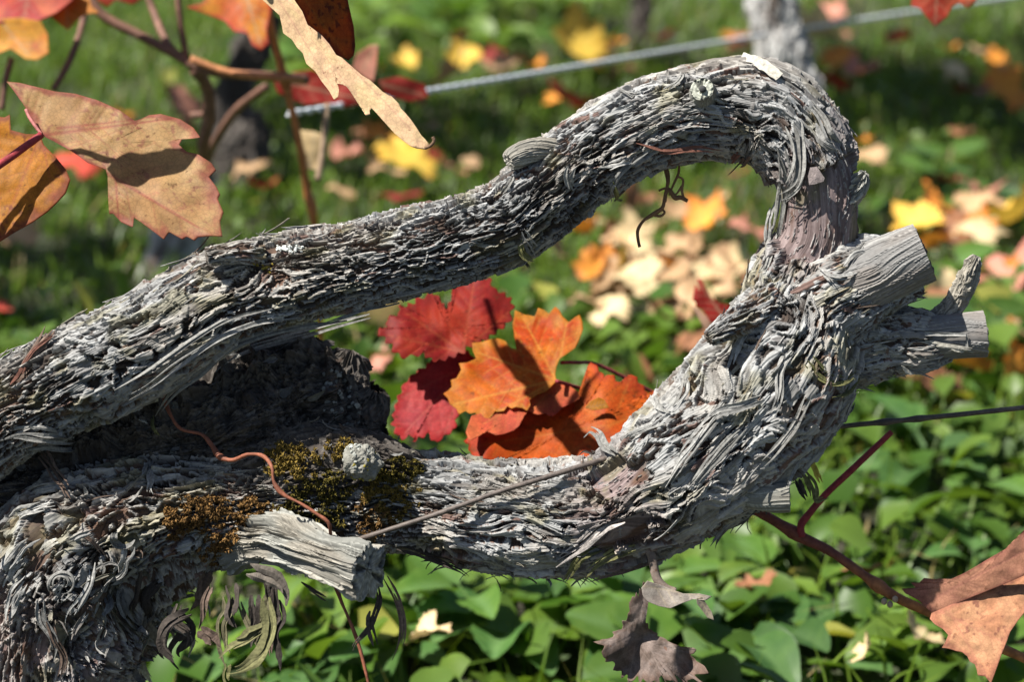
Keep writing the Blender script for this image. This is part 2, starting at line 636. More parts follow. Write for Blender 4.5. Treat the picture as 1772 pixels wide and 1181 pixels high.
MARKS = [(1700, 850, "the round pale leaf"), (1680, 1050, "the dry tan leaf"), (1390, 920, "the red stalk"), (1450, 960, "the orange brown cane"), (1130, 1100, "the withered hanging leaf"), (1320, 860, "the small sawn block"),
         (870, 980, "the lower arm"), (640, 985, "the pale sawn stub"), (680, 1100, "the hanging dark shreds"), (430, 1110, "the curled mossy shred"), (1600, 720, "the rusty wire"), (742, 1095, "the cream fallen leaf"), (1230, 960, "the shaggy body"),
         (1620, 440, "the upper sawn stub"), (1700, 580, "the lower sawn stub"), (1685, 480, "the dead spur"), (1480, 330, "the bend"), (1745, 368, "the large yellow leaf"), (1690, 322, "the pink leaf"), (1505, 272, "the tan leaf"), (1590, 390, "the golden leaf"),
         (1000, 92, "the yellow-orange leaf"), (1350, 60, "the pale trunk"), (1110, 50, "the thin dark trunk"), (805, 106, "the yellow leaf"), (600, 60, "the folded leaf"), (740, 250, "the folded leaf tip"), (1215, 150, "the pruning scar"), (400, 230, "the dark stooping trunk"),
         (520, 250, "the slender orange cane"), (900, 104, "the small pink leaf"), (1620, 20, "the red leaf tip"), (1460, 120, "the orange pink pair"), (1690, 155, "the dark red leaf"), (900, 240, "the rising upper arm"), (700, 268, "the pale yellow leaf"),
         (1030, 522, "the lowest tan leaf"), (1112, 487, "the central cream leaf"), (1210, 492, "the right cream leaf"), (1222, 374, "the lone orange leaf"), (1285, 447, "the neck of the vine"), (1230, 540, "the pointed red leaf"), (960, 560, "the orange leaf"), (1150, 350, "the dry tendril"), (1075, 470, "the back yellow leaf")]
USED = set()
SHAPE = {0: "oval", 1: "broad", 2: "narrow", 3: "round", 4: "pointed", 5: "long"}


def beside(px, py):
    m = min(MARKS, key=lambda q: math.hypot(q[0] - px, (q[1] - py) * 1.2))
    dx, dy = px - m[0], py - m[1]
    far = "just " if math.hypot(dx, dy) < 90 else ""
    if abs(dx) > abs(dy):
        return far + ("right of " if dx > 0 else "left of ") + m[2]
    return far + ("below " if dy > 0 else "above ") + m[2]


for i in range(34):
    px, py = random.uniform(520, 1760), random.uniform(840, 1180)
    ks, sz = random.choice(((0,), (1,), (3,), (2,), (5,), (4,))), random.uniform(.036, .066)
    weed(px, py, "%s green weed with %s leaves %s" % ("small" if sz < .051 else "larger", SHAPE[ks[0]], beside(px, py)), random.choice((4, 5, 6)), sz, ks, "weeds below the lower arm", seed=100 + i, zc=random.uniform(.02, .06))
for i in range(12):
    px, py = random.uniform(1430, 1770), random.uniform(280, 620)
    ks, sz = random.choice(((0,), (1,), (3,), (2,), (5,))), random.uniform(.035, .055)
    weed(px, py, "%s grass weed with %s leaves %s" % ("small" if sz < .045 else "larger", SHAPE[ks[0]], beside(px, py)), random.choice((4, 5, 6)), sz, ks, "weeds right of the bend", seed=200 + i, zc=random.uniform(.02, .05))
for i in range(16):
    px, py = random.uniform(420, 1080), random.uniform(-10, 110)
    for _ in range(60):
        ks, sz = random.choice(((0,), (1,), (3,), (4,))), random.uniform(.04, .075)
        if (sz < .058, ks, beside(px, py)) not in USEDW:
            break
        px, py = random.uniform(420, 1080), random.uniform(-10, 110)
    USEDW.add((sz < .058, ks, beside(px, py)))
    weed(px, py, "%s blurred far weed with %s leaves %s" % ("small" if sz < .058 else "larger", SHAPE[ks[0]], beside(px, py)), random.choice((5, 6, 7)), sz, ks, "weeds along the top edge", lift=.9, seed=300 + i, zc=random.uniform(.03, .06))


# ---- fallen vine leaves
def grape_leaf(seed, nphi=46, nr=4):
    r = np.random.default_rng(seed)
    ph = np.linspace(-np.pi, np.pi, nphi, endpoint=False) + np.pi / nphi
    rad = np.full(nphi, .68)
    for c_, L, w_ in ((0, 1.0, .52), (.95, .88, .50), (-.95, .88, .50), (1.9, .74, .55), (-1.9, .74, .55)):
        c_ += r.uniform(-.1, .1)
        rad = np.maximum(rad, L * r.uniform(.92, 1.05) * np.exp(-np.abs((ph - c_) / w_) ** 1.5 * .75))
    rad = rad * (1 + .10 * (np.arange(nphi) % 2 - .5) * 2 * r.uniform(.5, 1, nphi))
    rad = rad * np.where(np.abs(ph) > 2.75, .45, 1)
    t = np.linspace(0, 1, nr + 1)[1:]
    x = np.sin(ph)[None] * rad[None] * t[:, None]
    y = np.cos(ph)[None] * rad[None] * t[:, None]
    cup, cl = r.uniform(-.5, .9), r.uniform(-.6, .6)
    zz = cup * (x ** 2 + y ** 2) * .6 + cl * x * y + (fbm(x * 2.2 + seed, y * 2.2, seed=seed, o=2) - .5) * 1.3 * (x ** 2 + y ** 2) ** .8
    va = np.zeros_like(x)
    for c_ in (0, .95, -.95, 1.9, -1.9):
        dd = np.abs(np.sin(ph - c_))[None] * np.hypot(x, y)
        va = np.maximum(va, np.where(np.cos(ph - c_)[None] > 0, np.exp(-(dd / .05) ** 2), 0))
    V = np.vstack([[0, 0, 0], np.stack([x, y, zz], -1).reshape(-1, 3)])
    j = np.arange(nphi)
    F3 = np.stack([np.zeros(nphi, int), 1 + (j + 1) % nphi, 1 + j], 1)
    F4 = grid_faces(nr, nphi, True, 1)
    tt = np.concatenate([[0], np.repeat(t, nphi)])
    return V, [F3, F4], tt, np.concatenate([[1], va.ravel()])


FCOL = {
    "tan": ((.38, .235, .12), (.44, .29, .16), (.30, .17, .09)),
    "cream": ((.55, .42, .22), (.60, .48, .28), (.45, .30, .15)),
    "yellow": ((.66, .42, .05), (.70, .48, .09), (.60, .26, .03)),
    "orange": ((.58, .20, .03), (.64, .28, .04), (.42, .07, .02)),
    "red": ((.38, .045, .03), (.46, .075, .045), (.28, .03, .02)),
    "dark red": ((.20, .018, .016), (.27, .03, .022), (.14, .015, .012)),
    "pink": ((.44, .18, .12), (.50, .24, .17), (.36, .10, .08)),
    "brown": ((.20, .085, .04), (.26, .12, .06), (.14, .06, .03)),
}
FMESH = {}
for ci, (cname, (c1, c2, c3)) in enumerate(FCOL.items()):
    for v in range(3):
        V, F, tt, va = grape_leaf(ci * 7 + v)
        cc = mix(np.array(c1), np.array(c2), rng.random((len(V), 1)))
        cc = mix(cc, np.array(c3), (sstep(.7, 1, tt) * .6)[:, None])
        cc = mix(cc, np.array(c2) * 1.15, (va * .5)[:, None])
        ob = mk("leaf_pattern", V, F, M_FALLEN, None, col=cc)
        FMESH[cname, v] = ob.data
        bpy.data.objects.remove(ob)


def fallen(px, py, size, cname, label, group=None, h=.06, seed=None, tilt=.3):
    r = random.Random(seed if seed is not None else int(px * 7 + py * 13))
    g = G(px, py, h)
    d = float((g - CAM) @ FWD)
    o = bpy.data.objects.new("fallen_leaf", FMESH[cname, r.randrange(3)])
    COL.objects.link(o)
    o.location = (g[0], g[1], g[2] + float(gz(g[0], g[1])))
    s_ = size * KPX * d * .68
    o.scale = (s_, s_, s_)
    o.rotation_euler = Euler((r.gauss(.25, tilt), r.gauss(0, tilt), r.uniform(0, 6.28)), 'XYZ')
    return tag(o, label, "leaf", group)


for a in (
    (1030, 522, 100, "tan", "tan fallen leaf lowest of the pale heap seen through the loop"),
    (1112, 487, 95, "cream", "cream fallen leaf in the middle of the pale heap seen through the loop"),
    (1075, 470, 80, "yellow", "yellow fallen leaf at the back of the pale heap seen through the loop"),
    (1030, 470, 70, "orange", "orange fallen leaf at the left of the pale heap seen through the loop"),
    (1210, 492, 105, "cream", "cream fallen leaf at the right of the pale heap, above the pointed red leaf"),
    (1285, 447, 100, "tan", "tan fallen leaf close to the neck of the old vine, below the arch"),
    (1170, 455, 60, "orange", "small orange fallen leaf above the pale heap seen through the loop"),
    (1150, 525, 60, "brown", "brown fallen leaf at the front edge of the pale heap seen through the loop"),
    (1228, 338, 90, "tan", "tan fallen leaf under the arch, behind the bright orange one"),
    (1222, 374, 85, "orange", "bright orange fallen leaf lying alone under the arch"),
    (1290, 385, 75, "pink", "dull pink fallen leaf beside the neck of the old vine under the arch"),
    (1180, 358, 60, "tan", "small tan fallen leaf beside the dangling dry tendril"),
    (1592, 388, 90, "yellow", "golden fallen leaf just above the upper sawn stub"),
    (1612, 420, 80, "orange", "orange fallen leaf behind the end of the upper sawn stub"),
    (1745, 368, 120, "yellow", "large bright yellow fallen leaf at the right edge"),
    (1690, 322, 75, "pink", "pink and red fallen leaf above the large yellow leaf at the right edge"),
    (1735, 480, 130, "pink", "large dull pink fallen leaf at the right edge behind the dead spur"),
    (1660, 415, 60, "brown", "brown fallen leaf beneath the large yellow leaf at the right edge"),
    (1505, 272, 60, "tan", "small tan fallen leaf just right of the bend in the old vine"),
    (1425, 55, 90, "cream", "cream fallen leaf right of the pale trunk under the galvanised wire"),
    (1432, 30, 65, "pink", "pinkish fallen leaf right of the pale trunk above the galvanised wire"),
    (1455, 108, 65, "orange", "orange fallen leaf right of the pale trunk below the galvanised wire"),
    (1492, 130, 65, "pink", "pink fallen leaf beside the dark red one, right of the pale trunk"),
    (1445, 150, 80, "dark red", "dark red fallen leaf in the shade right of the pale trunk"),
    (1690, 76, 45, "tan", "small tan fallen leaf under the red leaf tip at the top right"),
    (1648, 115, 60, "cream", "cream fallen leaf in the shady grass below the top right leaf tip"),
    (1690, 155, 75, "dark red", "dark red fallen leaf in the deep shade at the upper right"),
    (1545, 55, 55, "red", "red fallen leaf just above the far end of the galvanised wire"),
    (1000, 92, 110, "yellow", "bright yellow-orange fallen leaf touching the galvanised wire in the middle"),
    (1036, 72, 85, "brown", "brown red fallen leaf beside the bright yellow one by the galvanised wire"),
    (805, 106, 60, "yellow", "small yellow fallen leaf above the galvanised wire near the folded leaf"),
    (700, 116, 50, "yellow", "little yellow fallen leaf next to the folded hanging leaf"),
    (870, 118, 60, "tan", "tan fallen leaf in the row above the galvanised wire"),
    (900, 104, 50, "pink", "small pink fallen leaf between the two yellow ones above the galvanised wire"),
    (770, 138, 80, "tan", "tan fallen leaf half hidden by the galvanised wire"),
    (992, 180, 85, "red", "red fallen leaf right above the rising upper arm"),
    (705, 268, 115, "yellow", "pale yellow fallen leaf just below the tip of the folded leaf"),
    (665, 285, 75, "tan", "tan fallen leaf left of the pale yellow one below the folded leaf"),
    (655, 225, 60, "orange", "dull orange fallen leaf behind the tip of the folded leaf"),
    (790, 290, 50, "pink", "small pink fallen leaf in the shade above the upper arm"),
    (600, 255, 60, "pink", "pink fallen leaf right of the slender orange cane"),
    (690, 330, 75, "dark red", "dark red fallen leaf deep in the shade above the upper arm"),
    (450, 322, 55, "red", "red fallen leaf at the foot of the dark stooping trunk"),
    (440, 290, 65, "tan", "tan fallen leaf at the foot of the dark stooping trunk"),
    (632, 560, 120, "cream", "cream fallen leaf between the old head and the red leaves"),
    (690, 600, 70, "brown", "brown fallen leaf shaded behind the red leaves"),
    (320, 168, 90, "pink", "dull pink fallen leaf behind the dark canes"),
    (30, 412, 80, "tan", "tan fallen leaf below the amber leaf at the left edge"),
    (130, 285, 95, "red", "red fallen leaf seen behind the big tan leaf"),
    (5, 555, 45, "red", "red fallen leaf at the left edge just above the old vine"),
    (205, 185, 50, "orange", "small orange fallen leaf above the big tan leaf"),
    (1235, 575, 80, "yellow", "yellow fallen leaf behind the bark covered peg"),
    (1205, 600, 85, "brown", "brown fallen leaf left of the bark covered peg"),
    (1655, 640, 120, "orange", "orange fallen leaf below the end of the lower sawn stub"),
    (1625, 690, 100, "brown", "brown fallen leaf above the rusty wire at the right"),
    (1310, 1015, 80, "brown", "brown fallen leaf among weeds under the orange brown cane"),
    (742, 1095, 85, "cream", "cream fallen leaf at the bottom, right of the hanging shreds"),
    (1600, 1105, 80, "cream", "pale fallen leaf left of the dry tan leaf at the lower right"),
    (1492, 1138, 55, "cream", "small cream fallen leaf near the bottom edge under the orange brown cane"),
    (650, 650, 60, "pink", "pink fallen leaf right behind the old head"),
    (860, 100, 45, "dark red", "small dark red fallen leaf in the row above the galvanised wire"),
    (1500, 985, 60, "brown", "brown fallen leaf just above the orange brown cane"),
):
    fallen(*a)
for i in range(58):
    px, py = (random.gauss(1140, 130), random.gauss(470, 75)) if i < 38 else (random.gauss(1640, 90), random.gauss(420, 110))
    for _ in range(60):
        cn = random.choice(("tan", "tan", "cream", "tan", "cream", "brown", "brown", "orange"))
        if (cn, beside(px, py)) not in USED:
            break
        px, py = (random.gauss(1140, 140), random.gauss(470, 85)) if i < 38 else (random.gauss(1640, 90), random.gauss(420, 110))
    USED.add((cn, beside(px, py)))
    fallen(px, py, random.uniform(55, 95), cn, "%s leaf in the litter %s" % (cn, beside(px, py)), "little leaves in the litter behind the loop", h=.06, seed=500 + i, tilt=.45)
for i in range(34):
    px, py = random.uniform(380, 1772), random.uniform(60, 330)
    for _ in range(60):
        cn = random.choice(("tan", "pink", "brown", "dark red", "orange"))
        if ("far", cn, beside(px, py)) not in USED:
            break
        px, py = random.uniform(380, 1772), random.uniform(60, 330)
    USED.add(("far", cn, beside(px, py)))
    fallen(px, py, random.uniform(30, 55), cn, "tiny %s fallen leaf in far grass %s" % (cn, beside(px, py)), "small leaves scattered in the far grass", h=.04, seed=i)


# ---- the leafy shoots of the rows themselves, above the picture: they throw the shade on the grass
def canopy(name, label, boxes, seed):
    r = np.random.default_rng(seed)
    a = Acc()
    LV, LF, tt, va = grape_leaf(99, 26, 2)
    for (x0, x1, y0, y1, z0, z1, cnt) in boxes:
        pos = np.stack([r.uniform(x0, x1, cnt), r.uniform(y0, y1, cnt), r.uniform(z0, z1, cnt)], 1)
        M = rotmats(cnt, .7, r)
        V, F = instance_mesh(LV, LF, pos, M, r.uniform(.045, .075, cnt))
        pal = np.array([(.5, .15, .03), (.36, .05, .03), (.5, .3, .05), (.3, .2, .1), (.12, .17, .03)])
        a.add(V, F, np.repeat(pal[r.integers(0, 5, cnt)], len(LV), 0))
        for k in range(max(2, cnt // 14)):
            p = np.array([r.uniform(x0, x1), r.uniform(y0, y1), 0])
            C = np.stack([p + [0, 0, z0 - .05], p + [r.normal(0, .05), r.normal(0, .05), (z0 + z1) / 2], p + [r.normal(0, .1), r.normal(0, .08), z1]], 0)
            Vt, Ft = tube_verts(C, .004, 6)
            a.add(Vt, Ft, (.16, .07, .04))
    return tag(a.build(name, M_FALLEN), label, "foliage", kind="stuff")


canopy("vine_foliage", "autumn leaves and shoots of the vine row above the picture",
       [(-.85, -.35, 2.95, 3.3, .55, 1.1, 80), (-.2, .3, 3.0, 3.5, .6, 1.1, 130), (.25, .8, 3.3, 3.7, .6, 1.2, 90), (-1.3, -.9, 2.25, 2.65, .6, 1.1, 90)], 5)


# ------------------------------------------------------------------ bark relief
TS, TV = 0.0004, 0.0003                    # metres per texel along / around
NS_T, NV_T = 1260, 760


def bark_tex(seed, count, Lr, Wr, thick, layers, lift, wave, fibre, base=0.0):
    r = np.random.default_rng(seed)
    H = np.full((NS_T, NV_T), base)
    TN = np.full((NS_T, NV_T), 0.15)
    LY = np.zeros((NS_T, NV_T))
    fib = r.random((NS_T // 20, NV_T))
    fib = np.repeat(fib, 20, 0)
    k = np.ones(21) / 21
    fib = np.apply_along_axis(lambda a: np.convolve(np.concatenate([a[-10:], a, a[:10]]), k, 'valid'), 0, fib)
    fib = (fib - fib.mean()) / fib.std()
    for i in range(count):
        s0, v0 = r.integers(NS_T), r.integers(NV_T)
        L = math.exp(r.uniform(math.log(Lr[0]), math.log(Lr[1]))) / (TS * 1000)
        W = math.exp(r.uniform(math.log(Wr[0]), math.log(Wr[1]))) / (TV * 1000)
        hl = max(2, int(L / 2))
        A = r.uniform(-1, 1) * wave * W
        k1, ph, fr = r.uniform(-.06, .06) * wave, r.uniform(0, 6.28), r.uniform(.5, 1.6)
        hw = int(W / 2 + abs(A) + abs(k1) * hl + 2)
        if hw * 2 + 1 > NV_T:
            continue
        a = np.arange(-hl, hl + 1)
        b = np.arange(-hw, hw + 1)
        uu = a / hl
        cen = A * np.sin(uu * 2 * fr + ph) + k1 * a
        jag = 1 + .25 * (r.random(len(a)) - .5)
        tap = np.minimum(1, (1 - np.abs(uu)) * r.uniform(1.5, 6) + r.uniform(.1, .5)) * jag
        q = (b[None] - cen[:, None]) / np.maximum(.5, W / 2 * tap)[:, None]
        # torn ends: fibre dependent
        tear = r.random(len(b)) * .25 + .75
        m = (np.abs(q) < 1) & (np.abs(uu)[:, None] < tear[None])
        bh = r.random() ** .8 * layers
        sg = r.choice([-1, 1])
        hh = bh + thick * r.uniform(.5, 1.3) * (1 - np.abs(q) ** 4 * .6) + r.random() * lift * (np.maximum(0, sg * uu) ** 1.5)[:, None]
        si, vi = (s0 + a) % NS_T, (v0 + b) % NV_T
        ix = np.ix_(si, vi)
        hh = hh + fibre * fib[ix]
        hit = m & (hh > H[ix])
        t = H[ix]; t[hit] = hh[hit]; H[ix] = t
        t = TN[ix]; t[hit] = r.random(); TN[ix] = t
        t = LY[ix]; t[hit] = bh / layers; LY[ix] = t
    H = H + 0.15 * fib * fibre
    return H, TN, LY


TEX = {
    # fine shaggy shreds, long overlapping strips, tight smooth bark, bare wood
    "shred": bark_tex(1, 15000, (3, 20), (.45, 2.1), .5, 2.8, 1.3, 1.2, .13),
    "strip": bark_tex(2, 8500, (7, 38), (.9, 4.8), .6, 3.8, 2.2, 1.5, .15),
    "plate": bark_tex(6, 9000, (3, 16), (1.0, 4.5), .55, 3.4, 1.8, .8, .14),
    "smooth": bark_tex(3, 4200, (2, 10), (.4, 1.6), .25, .6, .5, .9, .12),
    "wood": bark_tex(4, 2600, (14, 90), (.4, 1.2), .18, .45, .2, .3, .12),
}


def samp(tex, s, v):
    fs, fv = s / TS, v / TV
    i0, j0 = np.floor(fs).astype(int), np.floor(fv).astype(int)
    a, b = fs - i0, fv - j0
    H, TN, LY = TEX[tex]
    i1, j1 = (i0 + 1) % NS_T, (j0 + 1) % NV_T
    i0, j0 = i0 % NS_T, j0 % NV_T
    h = H[i0, j0] * (1 - a) * (1 - b) + H[i1, j0] * a * (1 - b) + H[i0, j1] * (1 - a) * b + H[i1, j1] * a * b
    return h * .001, TN[i0, j0], LY[i0, j0]


GREY = np.array((.29, .285, .272))
GREYD = np.array((.115, .107, .10))
BROWN = np.array((.11, .066, .046))
PINK = np.array((.135, .098, .093))
DARK = np.array((.034, .026, .021))
OLIVE = np.array((.18, .16, .085))
WOODC = np.array((.29, .28, .25))
RUSTB = np.array((.115, .062, .042))


class Tube:
    pass


def bark_tube(name, ctrl, parent, seed, styles=None, ridge=.002, lump=.12, amp=1.0, ds=.0008, dv=.00072,
              mat=None, palette=None, cap0=False, cap1=False, warp=.006, flow=0.0, features=(), crust=0.0, capcol=None, make=True):
    """ctrl rows: px, py, depth, radius_px, [smooth weight, strip weight, pink weight]"""
    C = np.asarray(ctrl, float)
    if C.shape[1] == 4:
        C = np.hstack([C, np.zeros((len(C), 3))])
    W = np.hstack([P(C[:, 0], C[:, 1], C[:, 2]), (C[:, 3] * KPX * C[:, 2])[:, None], C[:, 4:]])
    Q, s = spline(W, ds=ds)
    cen, R = Q[:, :3], Q[:, 3]
    wsm, wst, wpk = np.clip(Q[:, 4], 0, 1), np.clip(Q[:, 5], 0, 1), np.clip(Q[:, 6], 0, 1)
    ns = len(s)
    k = max(3, int(.02 / ds))
    T = norm(np.gradient(cen, axis=0))
    ref = norm(CAM - cen)
    N = norm(ref - (ref * T).sum(1, keepdims=True) * T)
    B = np.cross(T, N)
    Rm = R.mean()
    nv = int(2 * math.pi * R.max() * .9 / dv)
    uu = np.arange(nv) / nv * 2 * np.pi
    th = uu - .4 * np.sin(uu)
    S, TH = np.meshgrid(s, th, indexing="ij")
    V = TH * Rm
    # circumferentially periodic low-frequency shape
    cx, sx = np.cos(TH) * Rm, np.sin(TH) * Rm
    lumpn = fbm(S / .05, cx / .03 + 7, sx / .03 + seed, seed=seed, o=3) - .5
    rad = R[:, None] * (1 + 2 * lump * lumpn)
    # flow warp
    wv = (fbm(S / .035, cx / .02, sx / .02 + 3, seed=seed + 5, o=2) - .5) * 2 * warp
    ws = (fbm(S / .03, cx / .02, sx / .02 + 9, seed=seed + 6, o=2) - .5) * 2 * .006
    Vw = V + wv + flow * S + seed * .037
    Sw = S + ws + seed * .113
    fade = 1.0
    for (fpx, fpy, frad, fh, kind) in features:
        i, j = find(cen, N, B, R, th, fpx, fpy)
        dsx = (S - s[i])
        dvx = (np.angle(np.exp(1j * (TH - th[j])))) * R[:, None]
        d = np.sqrt(dsx ** 2 + dvx ** 2) + 1e-6
        g = np.exp(-(d / frad) ** 2)
        rad = rad + fh * g
        Vw = Vw + np.sign(dvx) * g * frad * .8 * (1 - np.exp(-np.abs(dvx) / (.3 * frad)))
    n1 = vn(Sw / .075, Vw / .0065, seed=seed + 11)
    rdg = 1 - np.abs(2 * n1 - 1)
    n2 = vn(Sw / .035, Vw / .0028, seed=seed + 12)
    rdg2 = 1 - np.abs(2 * n2 - 1)
    hr = ridge * ((rdg ** .7) - .6) + ridge * .4 * (rdg2 ** .7 - .6)
    st = styles or {}
    hs, ts, ls = samp(st.get("s", "shred"), Sw, Vw)
    hl, tl, ll = samp("strip", Sw * 1.0, Vw)
    hm, tm, lm = samp("smooth", Sw, Vw)
    if st.get("wood"):
        hs, ts, ls = samp("wood", Sw, Vw)
        hl, tl, ll = hs, ts, ls
    edge = fbm(S / .012, cx / .006, sx / .006, seed=seed + 21, o=3)
    a = sstep(.38, .52, edge * .6 + (wst[:, None] - .5) * 1.2 + .3)
    edge2 = fbm(S / .03, cx / .014 + 5, sx / .014, seed=seed + 22, o=3)
    b = sstep(.44, .47, (edge2 - .5) * 1.5 + .3 + (ts - .5) * .14 + (edge - .5) * .4 + (wsm[:, None] - .5) * 1.2 + .2)
    h, tone, lay = mix(hs, hl, a), np.where(a > .5, tl, ts), np.where(a > .5, ll, ls)
    h, tone, lay = mix(h, hm - .0006, b), np.where(b > .5, tm, tone), np.where(b > .5, .25 + lm * .6, lay)
    if crust:
        rad = rad + crust * (2 * fbm(cen[:, 0:1] / .012 + cx / .009, cen[:, 1:2] / .01 + sx / .009, cen[:, 2:3] / .012 + S / .009, seed=seed + 71, o=4) - 1) * 1.6
    disp = (h - .0012) * amp + hr * (1 - .75 * b)
    radt = rad + disp
    pos = cen[:, None] + radt[..., None] * (np.cos(TH)[..., None] * N[:, None] + np.sin(TH)[..., None] * B[:, None])
    # colour: what each flake is made of
    big = fbm(S / .03, cx / .015, sx / .015, seed=seed + 31, o=3)[..., None]
    t3, l3 = tone[..., None], lay[..., None]
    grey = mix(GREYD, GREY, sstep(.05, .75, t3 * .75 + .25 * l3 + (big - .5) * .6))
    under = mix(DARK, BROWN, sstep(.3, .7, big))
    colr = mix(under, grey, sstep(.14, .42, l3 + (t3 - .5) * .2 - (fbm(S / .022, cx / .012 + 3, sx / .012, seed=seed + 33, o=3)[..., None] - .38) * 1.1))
    colr = colr * (.62 + .62 * fbm(S / .055, cx / .03 + 11, sx / .03, seed=seed + 35, o=2))[..., None] * mix(np.array((1.04, .99, .93)), np.array((.98, 1., 1.02)), sstep(.35, .65, fbm(S / .04, cx / .02 + 17, sx / .02, seed=seed + 36, o=2))[..., None])
    fl = (t3 > .80 + .25 * (1 - big)) & (t3 < .97)
    colr = np.where(fl, mix(PINK, RUSTB, big), colr)
    pk = mix(PINK * .85, PINK * 1.25 + .03, sstep(.3, .7, vn(Sw / .02, Vw / .0015, seed=seed + 41)[..., None]))
    pk = mix(pk, RUSTB * .8, sstep(.55, .75, fbm(S / .02, cx / .01, sx / .01, seed=seed + 43, o=3)[..., None]))
    pk = np.where((lm > .01)[..., None] & (tm[..., None] > .35), mix(pk, GREY, .7), pk)
    pw = sstep(.42, .52, edge * .5 + wpk[:, None] * 1.1 - .30)[..., None] * mix(np.ones_like(l3), b[..., None] * .8 + .2, .8)
    colr = mix(colr, pk, pw)
    mo = sstep(.55, .72, fbm(S / .02, cx / .012, sx / .012, seed=seed + 51, o=4))[..., None]
    colr = mix(colr, OLIVE * (.6 + .8 * t3), mo * .55)
    if palette == "wood":
        tint = sstep(.35, .65, big)
        colr = mix(WOODC * .62, WOODC * 1.1, t3) * mix(np.array((1, .95, .88)), np.array((.97, 1, 1.0)), tint)
        colr = np.where(l3 < .05, colr * .8, colr)
    if palette == "greywood":
        colr = mix(np.array((.13, .125, .12)), np.array((.29, .285, .27)), t3) * mix(np.array((1, .93, .88)), np.array((1, 1, 1.0)), sstep(.35, .6, big))
    if palette == "dark":
        colr = mix(DARK, np.array((.13, .115, .10)), t3 * .7 + (big - .4) * .6)
    if palette == "back":
        colr = mix(DARK * 2.5, GREY * 1.35, sstep(.1, .55, t3 * .35 + big * 1.1 - .3))
    o = Tube()
    o.cen, o.N, o.B, o.R, o.s, o.th, o.T = cen, N, B, R, s, th, T
    o.pos = pos
    dS = np.gradient(pos, axis=0)
    rn = norm(np.cos(TH)[..., None] * N[:, None] + np.sin(TH)[..., None] * B[:, None])
    o.nrm = rn
    o.col = colr
    Vv = pos.reshape(-1, 3)
    Cc = colr.reshape(-1, 3)
    fb = np.stack([Sw, Vw, np.zeros_like(S)], -1).reshape(-1, 3)
    F4 = [grid_faces(ns, nv)]
    F3 = []
    nn = ns * nv
    for end, on in ((0, cap0), (ns - 1, cap1)):
        if not on:
            continue
        sgn = -1 if end == 0 else 1
        ring = pos[end]
        c0 = ring.mean(0)
        prev = np.arange(nv) + end * nv
        Rr = np.linalg.norm(ring - c0, axis=1).mean()
        fr_list = (.96, .86, .72, .56, .4, .25, .1)
        for kf, fr in enumerate(fr_list):
            crack = sstep(.55, .8, vn(np.cos(th) * 3 + seed, np.sin(th) * 3, np.full(nv, fr * 2), seed=seed + 61))
            zz = (vn(np.cos(th) * 5 * fr, np.sin(th) * 5 * fr, np.full(nv, seed * 1.0), seed=seed + 62) - .5) * Rr * .16 - crack * Rr * .16
            zz = zz + (Rr * .02 if kf else 0)
            pr = c0 + (ring - c0) * fr + (sgn * zz)[:, None] * T[end]
            cc0 = np.array(capcol if capcol is not None else (.34, .32, .28))
            cc = cc0 * (.7 + .6 * rng.random((nv, 1))) * (1 - .4 * (kf % 2)) * (1 - .75 * crack[:, None])
            Vv = np.vstack([Vv, pr])
            Cc = np.vstack([Cc, cc])
            fb = np.vstack([fb, np.stack([np.full(nv, fr * Rr), th * Rr * .3, np.zeros(nv)], 1)])
            cur = np.arange(nv) + nn
            nn += nv
            j = np.arange(nv)
            q = np.stack([prev[j], prev[(j + 1) % nv], cur[(j + 1) % nv], cur[j]], 1)
            F4.append(q if sgn > 0 else q[:, ::-1])
            prev = cur
        Vv = np.vstack([Vv, Vv[prev].mean(0)])
        Cc = np.vstack([Cc, (.06, .05, .04)])
        fb = np.vstack([fb, (0, 0, 0)])
        j = np.arange(nv)
        f = np.stack([prev[j], prev[(j + 1) % nv], np.full(nv, nn)], 1)
        F3.append(f if sgn > 0 else f[:, ::-1])
        nn += 1
    if make:
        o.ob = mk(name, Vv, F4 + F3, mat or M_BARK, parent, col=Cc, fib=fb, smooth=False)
    o.wsm = wsm
    return o


def find(cen, N, B, R, th, px, py):
    best = None
    p = cen[:, None] + R[:, None, None] * (np.cos(th)[None, :, None] * N[:, None] + np.sin(th)[None, :, None] * B[:, None])
    x, y, d = proj(p)
    e = (x - px) ** 2 + (y - py) ** 2 + np.where(np.cos(th) > -.05, 0, 1e9)[None]
    return np.unravel_index(np.argmin(e), e.shape)


def locate(t, px, py):
    """grid index of the tube surface nearest to a photo pixel, front side"""
    x, y, d = proj(t.pos)
    e = (x - px) ** 2 + (y - py) ** 2 + np.where(np.cos(t.th) > -.05, 0, 1e9)[None]
    return np.unravel_index(np.argmin(e), e.shape)


STRIPCOL = [(.27, .265, .25), (.22, .21, .195), (.31, .30, .28), (.16, .145, .13), (.12, .085, .065), (.24, .22, .17)]


